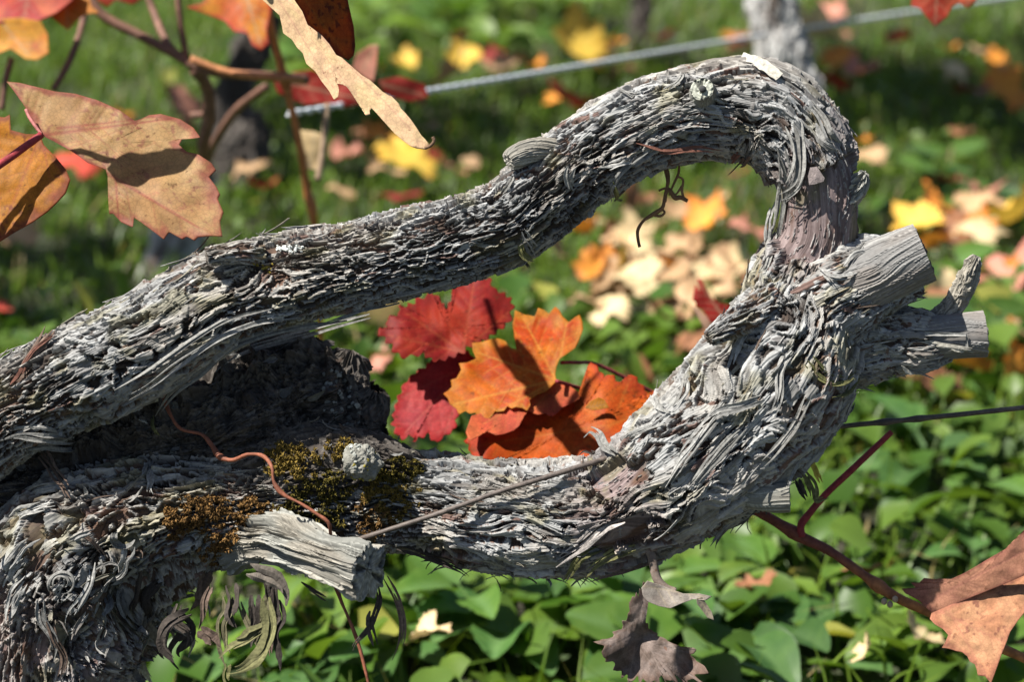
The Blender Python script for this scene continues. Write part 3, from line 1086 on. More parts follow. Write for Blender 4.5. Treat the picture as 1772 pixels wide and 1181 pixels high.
def ribbon_geo(p0, T, N, L, Wd, a0=0.15, curl=6.0, curlpow=2.0, side=0.0, nseg=9, ncol=4, bend=None, torn=.35, cup=.15, thick=.00035):
    """a peeling bark shred: leaves the surface at p0 along T, lifts along N, curls"""
    B = np.cross(N, T)
    t = np.linspace(0, 1, nseg)
    ang = a0 + curl * t ** curlpow
    ds = L / (nseg - 1)
    al = np.concatenate([[0], np.cumsum(np.cos(ang[:-1]) * ds)])
    up = np.concatenate([[0], np.cumsum(np.sin(ang[:-1]) * ds)])
    sd_ = side * L * t ** 1.6 + .03 * L * np.sin(t * 5 + random.random() * 6)
    ctr = p0 + al[:, None] * T + up[:, None] * N + sd_[:, None] * B
    tn = norm(np.gradient(ctr, axis=0))
    bb = norm(B - (B * tn).sum(1, keepdims=True) * tn)
    rot = rng.uniform(-.5, .5) + rng.uniform(-.9, .9) * t
    nn_ = np.cross(tn, bb)
    bb2 = np.cos(rot)[:, None] * bb + np.sin(rot)[:, None] * nn_
    nn2 = np.cross(tn, bb2)
    wd = Wd * (.75 + .5 * rng.random(nseg)) * np.minimum(1, .45 + 3 * t) * np.where(t > .7, 1 - (t - .7) * 1.9, 1)
    c = np.linspace(-.5, .5, ncol)
    tr = 1 - torn * rng.random(ncol)
    V = np.zeros((nseg, ncol, 3))
    for j in range(ncol):
        tj = np.clip(t * tr[j], 0, 1)
        cj = np.stack([np.interp(tj, t, ctr[:, k]) for k in range(3)], 1)
        bj = np.stack([np.interp(tj, t, bb2[:, k]) for k in range(3)], 1)
        nj = np.stack([np.interp(tj, t, nn2[:, k]) for k in range(3)], 1)
        V[:, j] = cj + bj * (c[j] * wd)[:, None] + nj * ((c[j] ** 2 * 4 - .5) * cup * Wd + rng.uniform(-.06, .06) * Wd)
    top = V
    nb = norm(nn2)[:, None]
    bot = V - nb * thick
    A = np.concatenate([top, bot[:, ::-1]], 1)            # closed section
    nc = ncol * 2
    F = [grid_faces(nseg, nc)]
    endc = np.array([[(nseg - 1) * nc + j, (nseg - 1) * nc + j + 1, (nseg - 1) * nc + nc - 2 - j, (nseg - 1) * nc + nc - 1 - j] for j in range(ncol - 1)])
    F.append(endc)
    return A.reshape(-1, 3), F


def shreds(acc, t, n, Lr=(.008, .03), Wr=(.0008, .003), smin=0.0, smax=1.0, thr=(-math.pi, math.pi), curl=(-.5, .7), a0=(.0, .16), side=.2, tone=1.0):
    ns, nv = t.pos.shape[:2]
    for _ in range(n):
        i = int(rng.uniform(smin, smax) * (ns - 1))
        if t.wsm[i] > .35 and rng.random() < .9:
            continue
        ang = rng.uniform(*thr)
        j = int(np.argmin(np.abs(np.angle(np.exp(1j * (t.th - ang))))))
        d = rng.choice([-1, 1])
        i2 = int(np.clip(i + d * 8, 0, ns - 1))
        if i2 == i:
            continue
        Tn = norm(t.pos[i2, j] - t.pos[i, j])
        Nn = t.nrm[i, j]
        Tn = norm(Tn - (Tn * Nn).sum() * Nn * .7)
        L = math.exp(rng.uniform(math.log(Lr[0]), math.log(Lr[1])))
        W = math.exp(rng.uniform(math.log(Wr[0]), math.log(Wr[1])))
        V, F = ribbon_geo(t.pos[i, j] - Nn * .0005, Tn, Nn, L, W, rng.uniform(*a0), rng.uniform(*curl), 1.5, rng.uniform(-side, side), nseg=7, ncol=3)
        acc.add(V, F, np.array(random.choice(STRIPCOL)) * rng.uniform(.75, 1.1) * tone)


# ------------------------------------------------------------------ the old vine
vine = thing("grapevine", "gnarled old grey grapevine looping across the picture with shaggy peeling bark", "grapevine", G(80, 900))

upper = bark_tube("upper_arm", [
    (-170, 940, 1.49, 92, 0, .3, 0), (-90, 800, 1.475, 86, 0, .3, 0), (0, 725, 1.465, 78, 0, .2, 0), (90, 675, 1.46, 84, 0, .2, 0),
    (200, 622, 1.46, 82, 0, .6, 0), (300, 569, 1.46, 80, 0, .7, 0),
    (400, 512, 1.46, 80, 0, .4, 0), (500, 482, 1.46, 78, 0, .1, 0), (600, 463, 1.46, 73, 0, 0, 0), (700, 437, 1.46, 70, 0, 0, 0), (800, 414, 1.46, 70, 0, 0, .1),
    (880, 386, 1.46, 70, 0, .1, .2), (950, 330, 1.462, 72, .2, .3, .3), (1010, 280, 1.465, 70, .2, .4, .3), (1090, 232, 1.468, 68, 0, .5, .1),
    (1180, 202, 1.47, 70, 0, .5, 0), (1265, 188, 1.47, 76, 0, .6, 0), (1330, 200, 1.47, 82, 0, .7, .2), (1383, 252, 1.47, 76, 0, .7, .5), (1412, 325, 1.47, 74, .72, .4, 1),
    (1418, 395, 1.47, 72, .85, .2, 1), (1405, 445, 1.475, 82, .5, .4, .8), (1380, 520, 1.48, 90, 0, .7, 0), (1350, 590, 1.48, 70, 0, .7, 0)],
    vine, 3, amp=1.3, ridge=.0022, lump=.10, features=[(470, 455, .012, -.004, "k"), (1215, 160, .010, .002, "k"), (1300, 225, .011, -.002, "k")])

lower = bark_tube("lower_arm", [
    (330, 890, 1.50, 90, 0, .2, 0), (450, 872, 1.50, 86, 0, .2, .1), (560, 868, 1.50, 82, 0, .3, .1), (660, 868, 1.50, 80, 0, .3, .3), (760, 876, 1.495, 78, 0, .4, .3),
    (850, 890, 1.49, 84, 0, .5, .2), (950, 900, 1.485, 88, .1, .6, .2), (1050, 893, 1.48, 90, .55, .5, .8), (1120, 858, 1.475, 100, .5, .6, .7),
    (1195, 800, 1.47, 118, 0, .9, 0), (1268, 737, 1.47, 127, 0, 1, 0), (1332, 662, 1.47, 132, 0, 1, 0), (1376, 582, 1.475, 116, 0, .8, 0),
    (1400, 505, 1.48, 90, 0, .5, .1), (1418, 440, 1.48, 62, 0, .3, .3)],
    vine, 8, amp=1.3, ridge=.0036, lump=.13, warp=.009, features=[(1260, 610, .010, -.006, "k"), (1060, 900, .014, .004, "k"), (1200, 850, .012, .003, "k")])

trunk = bark_tube("trunk", [
    (430, 880, 1.50, 70, 0, .3, 0), (345, 885, 1.50, 98, 0, .2, 0), (240, 918, 1.50, 134, 0, .1, 0), (140, 980, 1.50, 166, .1, .1, .3), (82, 1080, 1.50, 174, .25, .3, .6),
    (70, 1181, 1.505, 168, .4, .4, .7), (66, 1340, 1.515, 160, .3, .4, .5)],
    vine, 15, styles={"s": "plate"}, amp=1.35, ridge=.0048, lump=.18, warp=.010, ds=.0009, dv=.0009,
    features=[(215, 1050, .024, -.026, 'k'), (290, 1010, .016, -.014, 'k'), (170, 950, .012, -.008, 'k'), (130, 1120, .014, -.012, 'k')])

head = bark_tube("old_head", [
    (-110, 870, 1.515, 84), (40, 850, 1.515, 86), (150, 832, 1.52, 104), (230, 815, 1.523, 116), (310, 790, 1.526, 118), (390, 755, 1.53, 122), (480, 715, 1.54, 125), (550, 690, 1.545, 112), (598, 668, 1.55, 75), (622, 655, 1.55, 25)],
    vine, 23, ridge=.006, lump=.34, crust=.007, palette="dark", warp=.012, ds=.001, dv=.0009)

stub_top = bark_tube("cut_stub", [
    (1370, 560, 1.475, 95, 0, .7, 0), (1430, 520, 1.47, 92, 0, .6, 0), (1490, 490, 1.468, 78, 0, .3, 0), (1530, 475, 1.468, 64, 0, .3, 0), (1580, 460, 1.468, 48, 0, 0, 0), (1590, 458, 1.468, 30, 0, 0, 0)],
    vine, 31, ridge=.0020, lump=.10)
stub_core = bark_tube("sawn_wood", [
    (1430, 520, 1.465, 66), (1490, 487, 1.458, 62), (1545, 459, 1.453, 58), (1600, 436, 1.45, 55)],
    vine, 32, ridge=.0006, lump=.05, cap1=True, capcol=(.09, .07, .055), styles={"wood": 1}, palette="greywood", mat=M_WOOD)
stub_low = bark_tube("cut_stub", [
    (1400, 610, 1.485, 90, 0, .6, 0), (1470, 600, 1.48, 68, 0, .5, 0), (1540, 592, 1.478, 54, 0, .4, 0), (1600, 592, 1.475, 46, .1, .5, 0), (1645, 590, 1.474, 32, 0, .1, 0)],
    vine, 37, ridge=.0016, lump=.08, cap1=True, capcol=(.42, .40, .36))
stub_wood = bark_tube("sawn_stub", [
    (415, 928, 1.49, 62), (445, 930, 1.475, 50), (480, 934, 1.460, 45), (520, 947, 1.442, 47), (570, 965, 1.422, 46), (612, 978, 1.411, 50), (640, 985, 1.404, 51)],
    vine, 41, ridge=.0075, lump=.30, styles={"wood": 1}, palette="wood", mat=M_WOOD, cap1=True, capcol=(.27, .265, .24), amp=2.2)
peg = bark_tube("peg", [
    (1335, 525, 1.45, 32), (1302, 543, 1.436, 26), (1268, 561, 1.427, 21), (1242, 577, 1.42, 15), (1226, 587, 1.418, 10)],
    vine, 43, ridge=.0018, lump=.16, cap1=True, capcol=(.12, .10, .08), amp=.7, ds=.0007, dv=.0006)
stub_low_core = bark_tube("sawn_wood", [
    (1560, 588, 1.474, 40), (1620, 584, 1.470, 41), (1665, 581, 1.468, 41), (1704, 578, 1.467, 42)],
    vine, 38, ridge=.0006, lump=.06, cap1=True, capcol=(.24, .22, .20), styles={"wood": 1}, palette="greywood", mat=M_WOOD)
twig = bark_tube("dead_spur", [
    (1615, 560, 1.477, 20), (1648, 530, 1.475, 17), (1665, 500, 1.475, 17), (1678, 470, 1.475, 14), (1687, 450, 1.475, 9), (1690, 443, 1.475, 4)],
    vine, 47, ridge=.001, lump=.2, palette="wood", amp=.5, ds=.0007, dv=.0006, cap1=True)

lower_trunk = bark_tube("trunk_foot", [
    (66, 1330, 1.515, 160, 0, .4, .3), (68, 1500, 1.53, 168, 0, .4, 0), (75, 1760, 1.58, 185, 0, .4, 0), (80, 1980, 1.63, 200, 0, .4, 0)],
    vine, 16, ridge=.0042, lump=.16, warp=.010, ds=.002, dv=.0018)
burl = bark_tube("mossy_burl", [
    (400, 850, 1.50, 60), (470, 835, 1.495, 72), (545, 815, 1.49, 74), (620, 812, 1.49, 66), (680, 822, 1.49, 54), (730, 838, 1.495, 30), (752, 845, 1.50, 10)],
    vine, 27, ridge=.003, lump=.32, palette="dark", warp=.010, ds=.0009, dv=.0009)
for q in ([(520, 640, 1.545, 46), (532, 610, 1.543, 34), (540, 594, 1.541, 22), (544, 585, 1.54, 8)],
          [(585, 660, 1.545, 46), (600, 632, 1.543, 34), (606, 616, 1.54, 20), (609, 608, 1.54, 6)],
          [(620, 710, 1.54, 52), (640, 690, 1.538, 36), (650, 672, 1.536, 14)],
          [(630, 760, 1.535, 50), (652, 748, 1.532, 32), (664, 742, 1.53, 12)]):
    bark_tube("knob", q, vine, 50 + int(q[0][0]) % 37, ridge=.003, lump=.5, palette="dark", ds=.001, dv=.0011)
def lump_ball(name, px, py, dep, rpx, colr, seed, squash=(1, 1, 1), mat=None):
    nth, nph = 90, 60
    a = np.linspace(0, 2 * np.pi, nth, endpoint=False)
    b = np.linspace(.02, np.pi - .02, nph)
    B_, A_ = np.meshgrid(b, a, indexing="ij")
    D = np.stack([np.sin(B_) * np.cos(A_), np.sin(B_) * np.sin(A_), np.cos(B_)], -1)
    k = 1 + .5 * (fbm(D[..., 0] * 1.6 + seed, D[..., 1] * 1.6, D[..., 2] * 1.6, seed=seed, o=3) - .5) * 2 + .10 * (1 - np.abs(2 * vn(D[..., 0] * 6, D[..., 1] * 6, D[..., 2] * 6, seed=seed + 2) - 1)) + .12 * fbm(D[..., 0] * 14, D[..., 1] * 14, D[..., 2] * 14, seed=seed + 3, o=2)
    r = rpx * KPX * dep
    pos = P(px, py, dep) + D * np.array(squash) * (r * k)[..., None]
    cc = np.array(colr) * (.45 + fbm(D[..., 0] * 5, D[..., 1] * 5, D[..., 2] * 5, seed=seed + 4, o=3))[..., None]
    o = Tube()
    o.pos, o.nrm, o.th = pos, D, a
    o.th = np.zeros(nth)
    o.ob = mk(name, pos, [grid_faces(nph, nth)[:, ::-1]], mat or M_LICHEN, vine, col=cc.reshape(-1, 3), smooth=False)
    return o


knob = lump_ball("lichened_knob", 626, 802, 1.451, 28, (.19, .185, .16), 5)
pale_stub = bark_tube("cut_spur", [
    (985, 258, 1.452, 15), (950, 257, 1.447, 21), (915, 263, 1.441, 23), (892, 272, 1.438, 22), (880, 279, 1.436, 17)],
    vine, 66, ridge=.001, lump=.12, palette="wood", mat=M_WOOD, cap0=True, cap1=True, styles={"wood": 1}, capcol=(.45, .42, .36), ds=.0007, dv=.0006)
under_block = bark_tube("cut_spur", [
    (1255, 838, 1.450, 24), (1300, 855, 1.446, 26), (1340, 861, 1.444, 27), (1366, 861, 1.443, 27)],
    vine, 67, ridge=.0006, lump=.05, palette="wood", mat=M_WOOD, cap1=True, styles={"wood": 1}, capcol=(.30, .27, .25), ds=.0007, dv=.0006, amp=.6)
side_nub = bark_tube("broken_nub", [
    (1455, 345, 1.462, 22), (1478, 328, 1.46, 17), (1490, 312, 1.458, 12), (1497, 298, 1.456, 4)],
    vine, 68, ridge=.0016, lump=.3, palette="wood", mat=M_WOOD, ds=.0007, dv=.0006)
top_peg = bark_tube("broken_peg", [
    (450, 438, 1.44, 22), (415, 436, 1.432, 18), (380, 440, 1.428, 15), (357, 443, 1.426, 12)],
    vine, 69, ridge=.0016, lump=.2, cap1=True, ds=.0007, dv=.0006, amp=.7, capcol=(.15, .13, .11))
prune = bark_tube("pruning_scar", [
    (1219, 172, 1.452, 30), (1217, 163, 1.443, 26), (1216, 157, 1.437, 22), (1215, 154, 1.433, 21)],
    vine, 70, ridge=.0004, lump=.06, palette="wood", mat=M_WOOD, cap1=True, styles={"wood": 1}, capcol=(.40, .41, .34), ds=.0006, dv=.0005, amp=.4)

# pith hole in the pruning scar
c = P(1216, 154, 1.4315)
V, F = tube_verts(np.stack([c, c - FWD * .0012]), [.0022, .0016], 10)
mk("pith", V, F, M_LICHEN, vine, col=np.full((len(V), 3), .05))

# fine shreds that stand off the bark everywhere: nobody could count them
acc = Acc()
shreds(acc, upper, 300, (.005, .018), (.0006, .0022))
shreds(acc, upper, 150, (.012, .034), (.0008, .003), .10, .45, (-2.4, -.8), curl=(-.6, .6))
shreds(acc, upper, 130, (.006, .026), (.0008, .0030), .58, .98, curl=(-.5, 1.1))
shreds(acc, lower, 190, (.008, .03), (.0007, .003), .3, 1.0, curl=(-.5, 1.2))
shreds(acc, lower, 90, (.006, .022), (.0007, .0026), 0, .5)
shreds(acc, lower, 120, (.01, .028), (.0008, .003), .3, .75, (1.2, 2.8), curl=(-.5, 2.0), tone=.8)
shreds(acc, trunk, 220, (.008, .034), (.0010, .004), .2, .8, curl=(-.5, 3.5), a0=(.02, .5), side=.5, tone=.85)
shreds(acc, stub_top, 110, (.006, .02), (.0006, .002), .2, .9, (-.2, 2.9))
shreds(acc, stub_low, 150, (.006, .022), (.0006, .002), .2, .8)
o = acc.build("bark_shreds", M_STRIP, vine, smooth=False)
tag(o, kind="stuff")

SURF = []
for t_ in (upper, lower, trunk, stub_top, stub_low, head, burl, stub_low_core):
    pf = t_.pos[::3, ::3][:, np.cos(t_.th[::3]) > -.05].reshape(-1, 3)
    SURF.append(np.stack(proj(pf), 1))


def snap(C):
    """depth just in front of the bark where a shred lies on it; where it stands clear it keeps the depth it left the bark at"""
    out = np.full(len(C), np.nan)
    for k_, (x, y, _) in enumerate(C):
        for s_ in SURF:
            e = (s_[:, 0] - x) ** 2 + (s_[:, 1] - y) ** 2
            b = e.argmin()
            if e[b] < 36:
                dd = s_[b, 2] - .002
                out[k_] = dd if np.isnan(out[k_]) else min(out[k_], dd)
    ok = ~np.isnan(out)
    if not ok.any():
        return C[:, 2]
    i_ = np.arange(len(C))
    out = np.interp(i_, i_[ok], out[ok])
    for _ in range(2):
        out[1:-1] = np.minimum(out[1:-1], (out[:-2] + out[2:]) / 2)
    return out - .0015 * np.sin(np.linspace(0, 2.6, len(C)))


# the peeling strips one can pick out one by one
def strip(pts, wpx, colr, name="bark_strip", twist=1.0, torn=True, cup=.18, wide=False):
    C = np.array(pts, float)
    C[:, 2] = snap(C)
    Wd = P(C[:, 0], C[:, 1], C[:, 2])
    Q, s = spline(Wd, n=max(10, int(len(C) * 5)))
    nsg = len(Q)
    tn = norm(np.gradient(Q, axis=0))
    ref = norm(CAM - Q) + .35 * np.array(sd)
    nn = norm(ref - (ref * tn).sum(1, keepdims=True) * tn)
    bb = np.cross(tn, nn)
    t = np.linspace(0, 1, nsg)
    W = wpx * KPX * C[:, 2].mean()
    rot = (fbm(t * 2.2, np.full(nsg, rng.random() * 50), seed=5, o=2) - .5) * 2.4 * twist
    acc_ = Acc()
    ks = 1 if not torn else 3 if wide else int(np.clip(round(wpx / 5), 2, 6))
    for q in range(ks):
        rq = rot + rng.uniform(-.35, .35)
        b2 = np.cos(rq)[:, None] * bb + np.sin(rq)[:, None] * nn
        n2 = np.cos(rq)[:, None] * nn - np.sin(rq)[:, None] * bb
        off = ((q + .5) / ks - .5) * W + W * .5 * (fbm(t * 3, np.full(nsg, rng.random() * 90), seed=16, o=2) - .5)
        t0, t1 = (0, 1) if ks == 1 else (rng.uniform(0, .3) * (q % 2), 1 - rng.uniform(0, .45))
        tq = t0 + (t1 - t0) * t
        f = lambda A: np.stack([np.interp(tq, t, A[:, k]) for k in range(3)], 1)
        lift = rng.uniform(-.12, .12) * W + W * .25 * (fbm(t * 2.5, np.full(nsg, rng.random() * 90), seed=19, o=2) - .5)
        ctr = f(Q + off[:, None] * bb) + f(nn) * (lift + cup * W * (((q + .5) / ks - .5) ** 2 * 4))[:, None]
        bq, nq = f(b2), f(n2)
        wd = W / ks * rng.uniform(.8, 1.5) * (1.7 if wide else 1) * (.6 + .8 * fbm(t * 7, np.full(nsg, rng.random() * 90), seed=6, o=2))
        if torn:
            wd = wd * np.minimum(1, .3 + 4 * t) * np.where(t > .7, 1 - (t - .7) * 2.9, 1)
        ncol = 3
        cc_ = np.array((-.5, 0, .5))
        V = ctr[:, None] + bq[:, None] * (cc_[None, :, None] * wd[:, None, None]) + nq[:, None] * ((np.abs(cc_)[None, :, None] - .25) * rng.uniform(-.5, .5) * wd[:, None, None])
        A = np.concatenate([V, (V - nq[:, None] * .0004)[:, ::-1]], 1)
        nc = 6
        F = [grid_faces(nsg, nc)]
        for r0 in (0, (nsg - 1) * nc):
            F.append(np.array([[r0 + k_, r0 + k_ + 1, r0 + nc - 2 - k_, r0 + nc - 1 - k_] for k_ in range(ncol - 1)]))
        acc_.add(A.reshape(-1, 3), F, np.array(colr) * rng.uniform(.65, 1.15) * (.8 + .4 * rng.random((nsg * nc, 1))))
    return acc_.build(name, M_STRIP, vine, smooth=False)


GY, LG, BR, RD, OL, DK, PL = (.20, .195, .18), (.25, .245, .23), (.12, .082, .062), (.15, .065, .045), (.16, .155, .06), (.05, .04, .033), (.36, .34, .29)


def z(d, *pts):
    return [(x, y, d) for x, y in pts]


strip(z(1.443, (600, 552), (520, 566), (450, 582), (390, 606), (345, 648), (298, 684), (262, 735)), 12, LG)
strip(z(1.447, (640, 548), (560, 568), (480, 590), (410, 615), (360, 655), (320, 695)), 14, GY)
strip(z(1.436, (520, 548), (440, 560), (380, 585), (310, 632), (255, 672), (200, 700)), 13, LG)
strip(z(1.434, (470, 530), (400, 550), (330, 590), (260, 640), (180, 690)), 10, GY)
strip(z(1.44, (690, 522), (620, 540), (560, 560), (500, 568)), 9, LG)
strip(z(1.445, (800, 478), (740, 500), (670, 518), (600, 540)), 8, GY)
strip(z(1.44, (262, 720), (268, 745), (285, 765)), 7, OL)
strip(z(1.44, (240, 728), (262, 732)), 6, LG)
strip(z(1.455, (25, 665), (48, 630), (70, 590), (92, 548)), 17, BR)
strip(z(1.452, (40, 640), (65, 605), (90, 575), (105, 556)), 11, BR)
strip(z(1.445, (30, 650), (60, 605), (105, 572)), 6, RD)
strip(z(1.44, (20, 668), (40, 640), (50, 610)), 9, RD)
strip(z(1.434, (0, 760), (40, 752), (90, 755), (140, 765)), 22, GY)
strip(z(1.435, (30, 785), (80, 775), (120, 778), (145, 762)), 12, LG)
strip([(75, 785, 1.438), (95, 815, 1.436), (112, 845, 1.438), (130, 872, 1.442)], 20, BR, cup=.5)
# along the bend
strip(z(1.428, (1398, 185), (1412, 205), (1422, 228), (1432, 246), (1452, 252), (1468, 246)), 12, LG)
strip(z(1.432, (1402, 175), (1425, 205), (1440, 235), (1466, 258)), 9, GY)
strip(z(1.43, (1408, 215), (1418, 240), (1440, 258), (1462, 262)), 9, LG)
strip(z(1.425, (1372, 215), (1382, 255), (1382, 295), (1370, 325), (1342, 346)), 26, GY, cup=.35)
strip(z(1.428, (1384, 262), (1386, 300), (1372, 330), (1348, 352)), 18, LG, cup=.35)
strip(z(1.43, (1350, 255), (1358, 300), (1352, 345), (1345, 395), (1335, 425)), 20, GY)
strip(z(1.455, (1340, 345), (1328, 385), (1325, 420), (1308, 405)), 12, LG)
strip(z(1.44, (1346, 380), (1336, 420), (1325, 460), (1306, 480)), 16, GY)
strip(z(1.45, (1282, 98), (1305, 104), (1330, 117), (1350, 132)), 15, PL, cup=.1, torn=False, twist=.2)
strip(z(1.47, (1430, 200), (1440, 206), (1452, 206)), 5, GY)
strip(z(1.455, (1150, 157), (1175, 138), (1184, 118)), 9, GY)
strip(z(1.455, (1110, 165), (1085, 160), (1048, 157)), 6, LG)
strip(z(1.455, (1095, 168), (1075, 155), (1060, 150)), 5, LG)
strip(z(1.455, (1100, 250), (1150, 262), (1210, 258), (1262, 266)), 9, RD)
strip(z(1.45, (1280, 265), (1270, 275), (1262, 285)), 9, RD)
strip(z(1.452, (1296, 268), (1286, 280), (1275, 290)), 10, BR)
strip(z(1.43, (1090, 275), (1070, 282), (1050, 290), (1035, 292)), 14, LG)
strip(z(1.43, (1120, 262), (1085, 290), (1065, 315), (1052, 345)), 9, GY)
strip(z(1.435, (1080, 300), (1060, 320), (1056, 350)), 8, LG)
strip(z(1.44, (1060, 315), (1068, 340), (1078, 345)), 9, OL)
strip(z(1.428, (990, 290), (985, 310), (995, 340)), 14, GY, cup=.4)
strip(z(1.438, (905, 400), (918, 425), (930, 445)), 18, LG)
strip(z(1.44, (900, 410), (905, 440), (928, 452)), 12, OL)
strip(z(1.45, (860, 335), (862, 318), (876, 310)), 6, LG)
strip(z(1.45, (868, 338), (880, 318), (890, 300)), 8, GY)
strip(z(1.45, (905, 450), (915, 462), (916, 470)), 4, DK)
# right body: wavy strips with deep gaps
strip(z(1.428, (1310, 545), (1285, 585), (1268, 625), (1262, 650), (1280, 668)), 12, LG, cup=.4)
strip(z(1.424, (1375, 600), (1352, 640), (1348, 690), (1325, 735)), 16, LG)
strip(z(1.426, (1320, 690), (1280, 705), (1240, 715), (1215, 745)), 16, LG)
strip(z(1.43, (1255, 700), (1215, 750), (1180, 800), (1150, 850)), 24, LG)
strip(z(1.426, (1290, 740), (1250, 780), (1210, 830), (1180, 870)), 18, GY)
strip(z(1.434, (1400, 690), (1375, 740), (1335, 790), (1290, 830)), 14, GY)
strip(z(1.446, (1160, 712), (1142, 705), (1132, 692), (1126, 680)), 11, LG)
strip(z(1.448, (1165, 705), (1178, 685), (1184, 660), (1182, 636)), 7, GY)
strip(z(1.446, (1172, 702), (1190, 678), (1190, 650)), 6, LG)
strip(z(1.45, (1150, 730), (1120, 740), (1095, 752), (1080, 765)), 10, LG)
strip(z(1.455, (1068, 788), (1048, 772), (1036, 752), (1020, 744), (1006, 755)), 13, GY, cup=.4)
strip(z(1.455, (1050, 778), (1034, 786), (1012, 780), (1000, 786)), 8, DK)
strip(z(1.452, (1460, 462), (1480, 440), (1510, 435), (1540, 420)), 9, LG)
strip(z(1.425, (1415, 465), (1440, 480), (1475, 478), (1500, 465)), 9, LG)
strip(z(1.422, (1420, 470), (1438, 488), (1446, 505)), 8, LG)
strip(z(1.455, (1472, 440), (1490, 430), (1500, 412)), 8, GY)
strip(z(1.455, (1520, 425), (1530, 412), (1535, 405)), 7, LG)
strip(z(1.44, (1400, 625), (1430, 655), (1465, 660), (1490, 640)), 24, OL)
strip(z(1.442, (1480, 655), (1466, 680), (1440, 690)), 16, OL)
strip(z(1.44, (1560, 635), (1575, 645), (1600, 648)), 7, PL)
strip(z(1.436, (1620, 600), (1660, 606), (1698, 618)), 8, PL)
strip(z(1.436, (1600, 592), (1650, 600), (1692, 606)), 7, PL)
strip(z(1.435, (1600, 578), (1672, 580)), 5, LG, torn=False)
strip(z(1.435, (1672, 578), (1674, 606)), 4, LG, torn=False)
# under the lower arm
strip(z(1.455, (1100, 950), (1060, 960), (1025, 985), (1000, 1012)), 16, OL)
strip(z(1.455, (1040, 950), (1005, 965), (985, 995), (966, 1018)), 16, OL)
strip(z(1.452, (985, 960), (1020, 955), (1050, 965), (1056, 985)), 18, GY)
strip(z(1.455, (1150, 965), (1090, 985), (1040, 1000), (1005, 1010)), 9, BR)
strip(z(1.43, (1080, 895), (1040, 915), (1000, 950), (960, 975)), 26, (.38, .34, .31), cup=.3)
strip(z(1.47, (660, 935), (740, 960), (800, 985), (826, 1014)), 18, DK)
strip(z(1.46, (700, 955), (770, 972), (808, 1002)), 12, BR)
strip(z(1.45, (1390, 815), (1405, 840), (1412, 868), (1438, 860)), 14, OL)
strip(z(1.45, (1405, 800), (1415, 825), (1425, 845)), 8, (.38, .30, .05))
strip(z(1.45, (1380, 830), (1388, 850), (1400, 872)), 12, DK)
# curled and hanging shreds of the trunk
strip(z(1.432, (430, 985), (470, 1000), (492, 1020), (495, 1050), (478, 1062)), 22, (.13, .11, .09), cup=.35, wide=True)
strip(z(1.436, (460, 1035), (468, 1085), (452, 1130), (420, 1158), (392, 1165)), 18, (.12, .115, .05), cup=.35, wide=True)
strip(z(1.438, (465, 1080), (430, 1105), (400, 1120), (375, 1140)), 18, (.12, .115, .05), wide=True)
strip(z(1.44, (345, 1090), (365, 1105), (380, 1125)), 18, BR, wide=True)
strip(z(1.44, (395, 1150), (392, 1170), (400, 1195)), 14, OL)
strip(z(1.445, (255, 1100), (240, 1130), (248, 1160), (270, 1190)), 14, (.30, .28, .20))
strip(z(1.45, (290, 1060), (325, 1090), (300, 1130), (320, 1160)), 22, DK, wide=True)
strip(z(1.45, (330, 1060), (290, 1085), (280, 1120), (300, 1150)), 18, DK, wide=True)
strip(z(1.45, (220, 1110), (228, 1150), (235, 1185)), 7, GY)
strip(z(1.43, (650, 1010), (655, 1045), (640, 1085), (612, 1120), (600, 1165)), 9, DK)
strip(z(1.43, (665, 1000), (690, 1045), (698, 1095), (685, 1140), (655, 1190)), 13, BR)
strip(z(1.43, (655, 1030), (640, 1075), (650, 1120), (668, 1170)), 12, DK)
strip(z(1.44, (520, 1010), (550, 1030), (578, 1048)), 8, DK)


def curl(cx, cy, r, turns, d, wpx, colr, a0=0.0):
    k = int(10 * turns) + 4
    a = a0 + np.linspace(0, turns * 2 * np.pi, k)
    rr = r * np.linspace(1, .45, k)
    dd = d + np.linspace(0, -.008, k)
    strip(np.stack([cx + rr * np.cos(a), cy + rr * np.sin(a), dd], 1), wpx, colr, cup=.1, twist=.6)


curl(210, 928, 22, .7, 1.428, 12, GY, .3)
curl(108, 1012, 22, .9, 1.432, 13, GY, 2.6)
for pts, wp, cl in (
        (((225, 945), (218, 970), (206, 995), (190, 1005)), 20, LG),
        (((215, 1000), (200, 1008), (185, 1014)), 12, GY),
        (((160, 975), (155, 1010), (140, 1040), (120, 1070), (118, 1095)), 13, LG),
        (((185, 1030), (190, 1050), (175, 1075), (168, 1090)), 14, GY),
        (((208, 1020), (212, 1050), (225, 1075), (245, 1090)), 12, GY),
        (((110, 945), (135, 930), (165, 918), (195, 908)), 9, LG),
        (((140, 922), (165, 945), (188, 972)), 9, BR),
        (((100, 935), (80, 950), (62, 968)), 14, PL),
        (((170, 965), (178, 985), (172, 1000)), 9, GY),
        (((150, 1060), (135, 1085), (115, 1100)), 9, LG),
        (((70, 1040), (75, 1075), (95, 1110), (92, 1150)), 16, GY),
        (((255, 800), (262, 830), (258, 850), (270, 870)), 14, GY),
        (((262, 795), (250, 820), (230, 840)), 11, GY),
        (((85, 1075), (95, 1110), (110, 1140), (100, 1185)), 14, BR),
        (((240, 985), (235, 1030), (228, 1060), (240, 1085)), 12, DK),
        (((30, 870), (70, 848), (115, 838), (150, 822)), 18, LG),
        (((20, 900), (60, 880), (100, 872)), 20, LG),
        (((15, 985), (40, 950), (70, 925)), 20, LG),
        (((10, 1020), (25, 990), (50, 965)), 18, LG),
        (((15, 1075), (22, 1040), (48, 1000)), 20, LG)):
    strip([(x, y, 1.437 + .00001 * abs(x - 100)) for x, y in pts], wp, cl, cup=.3)

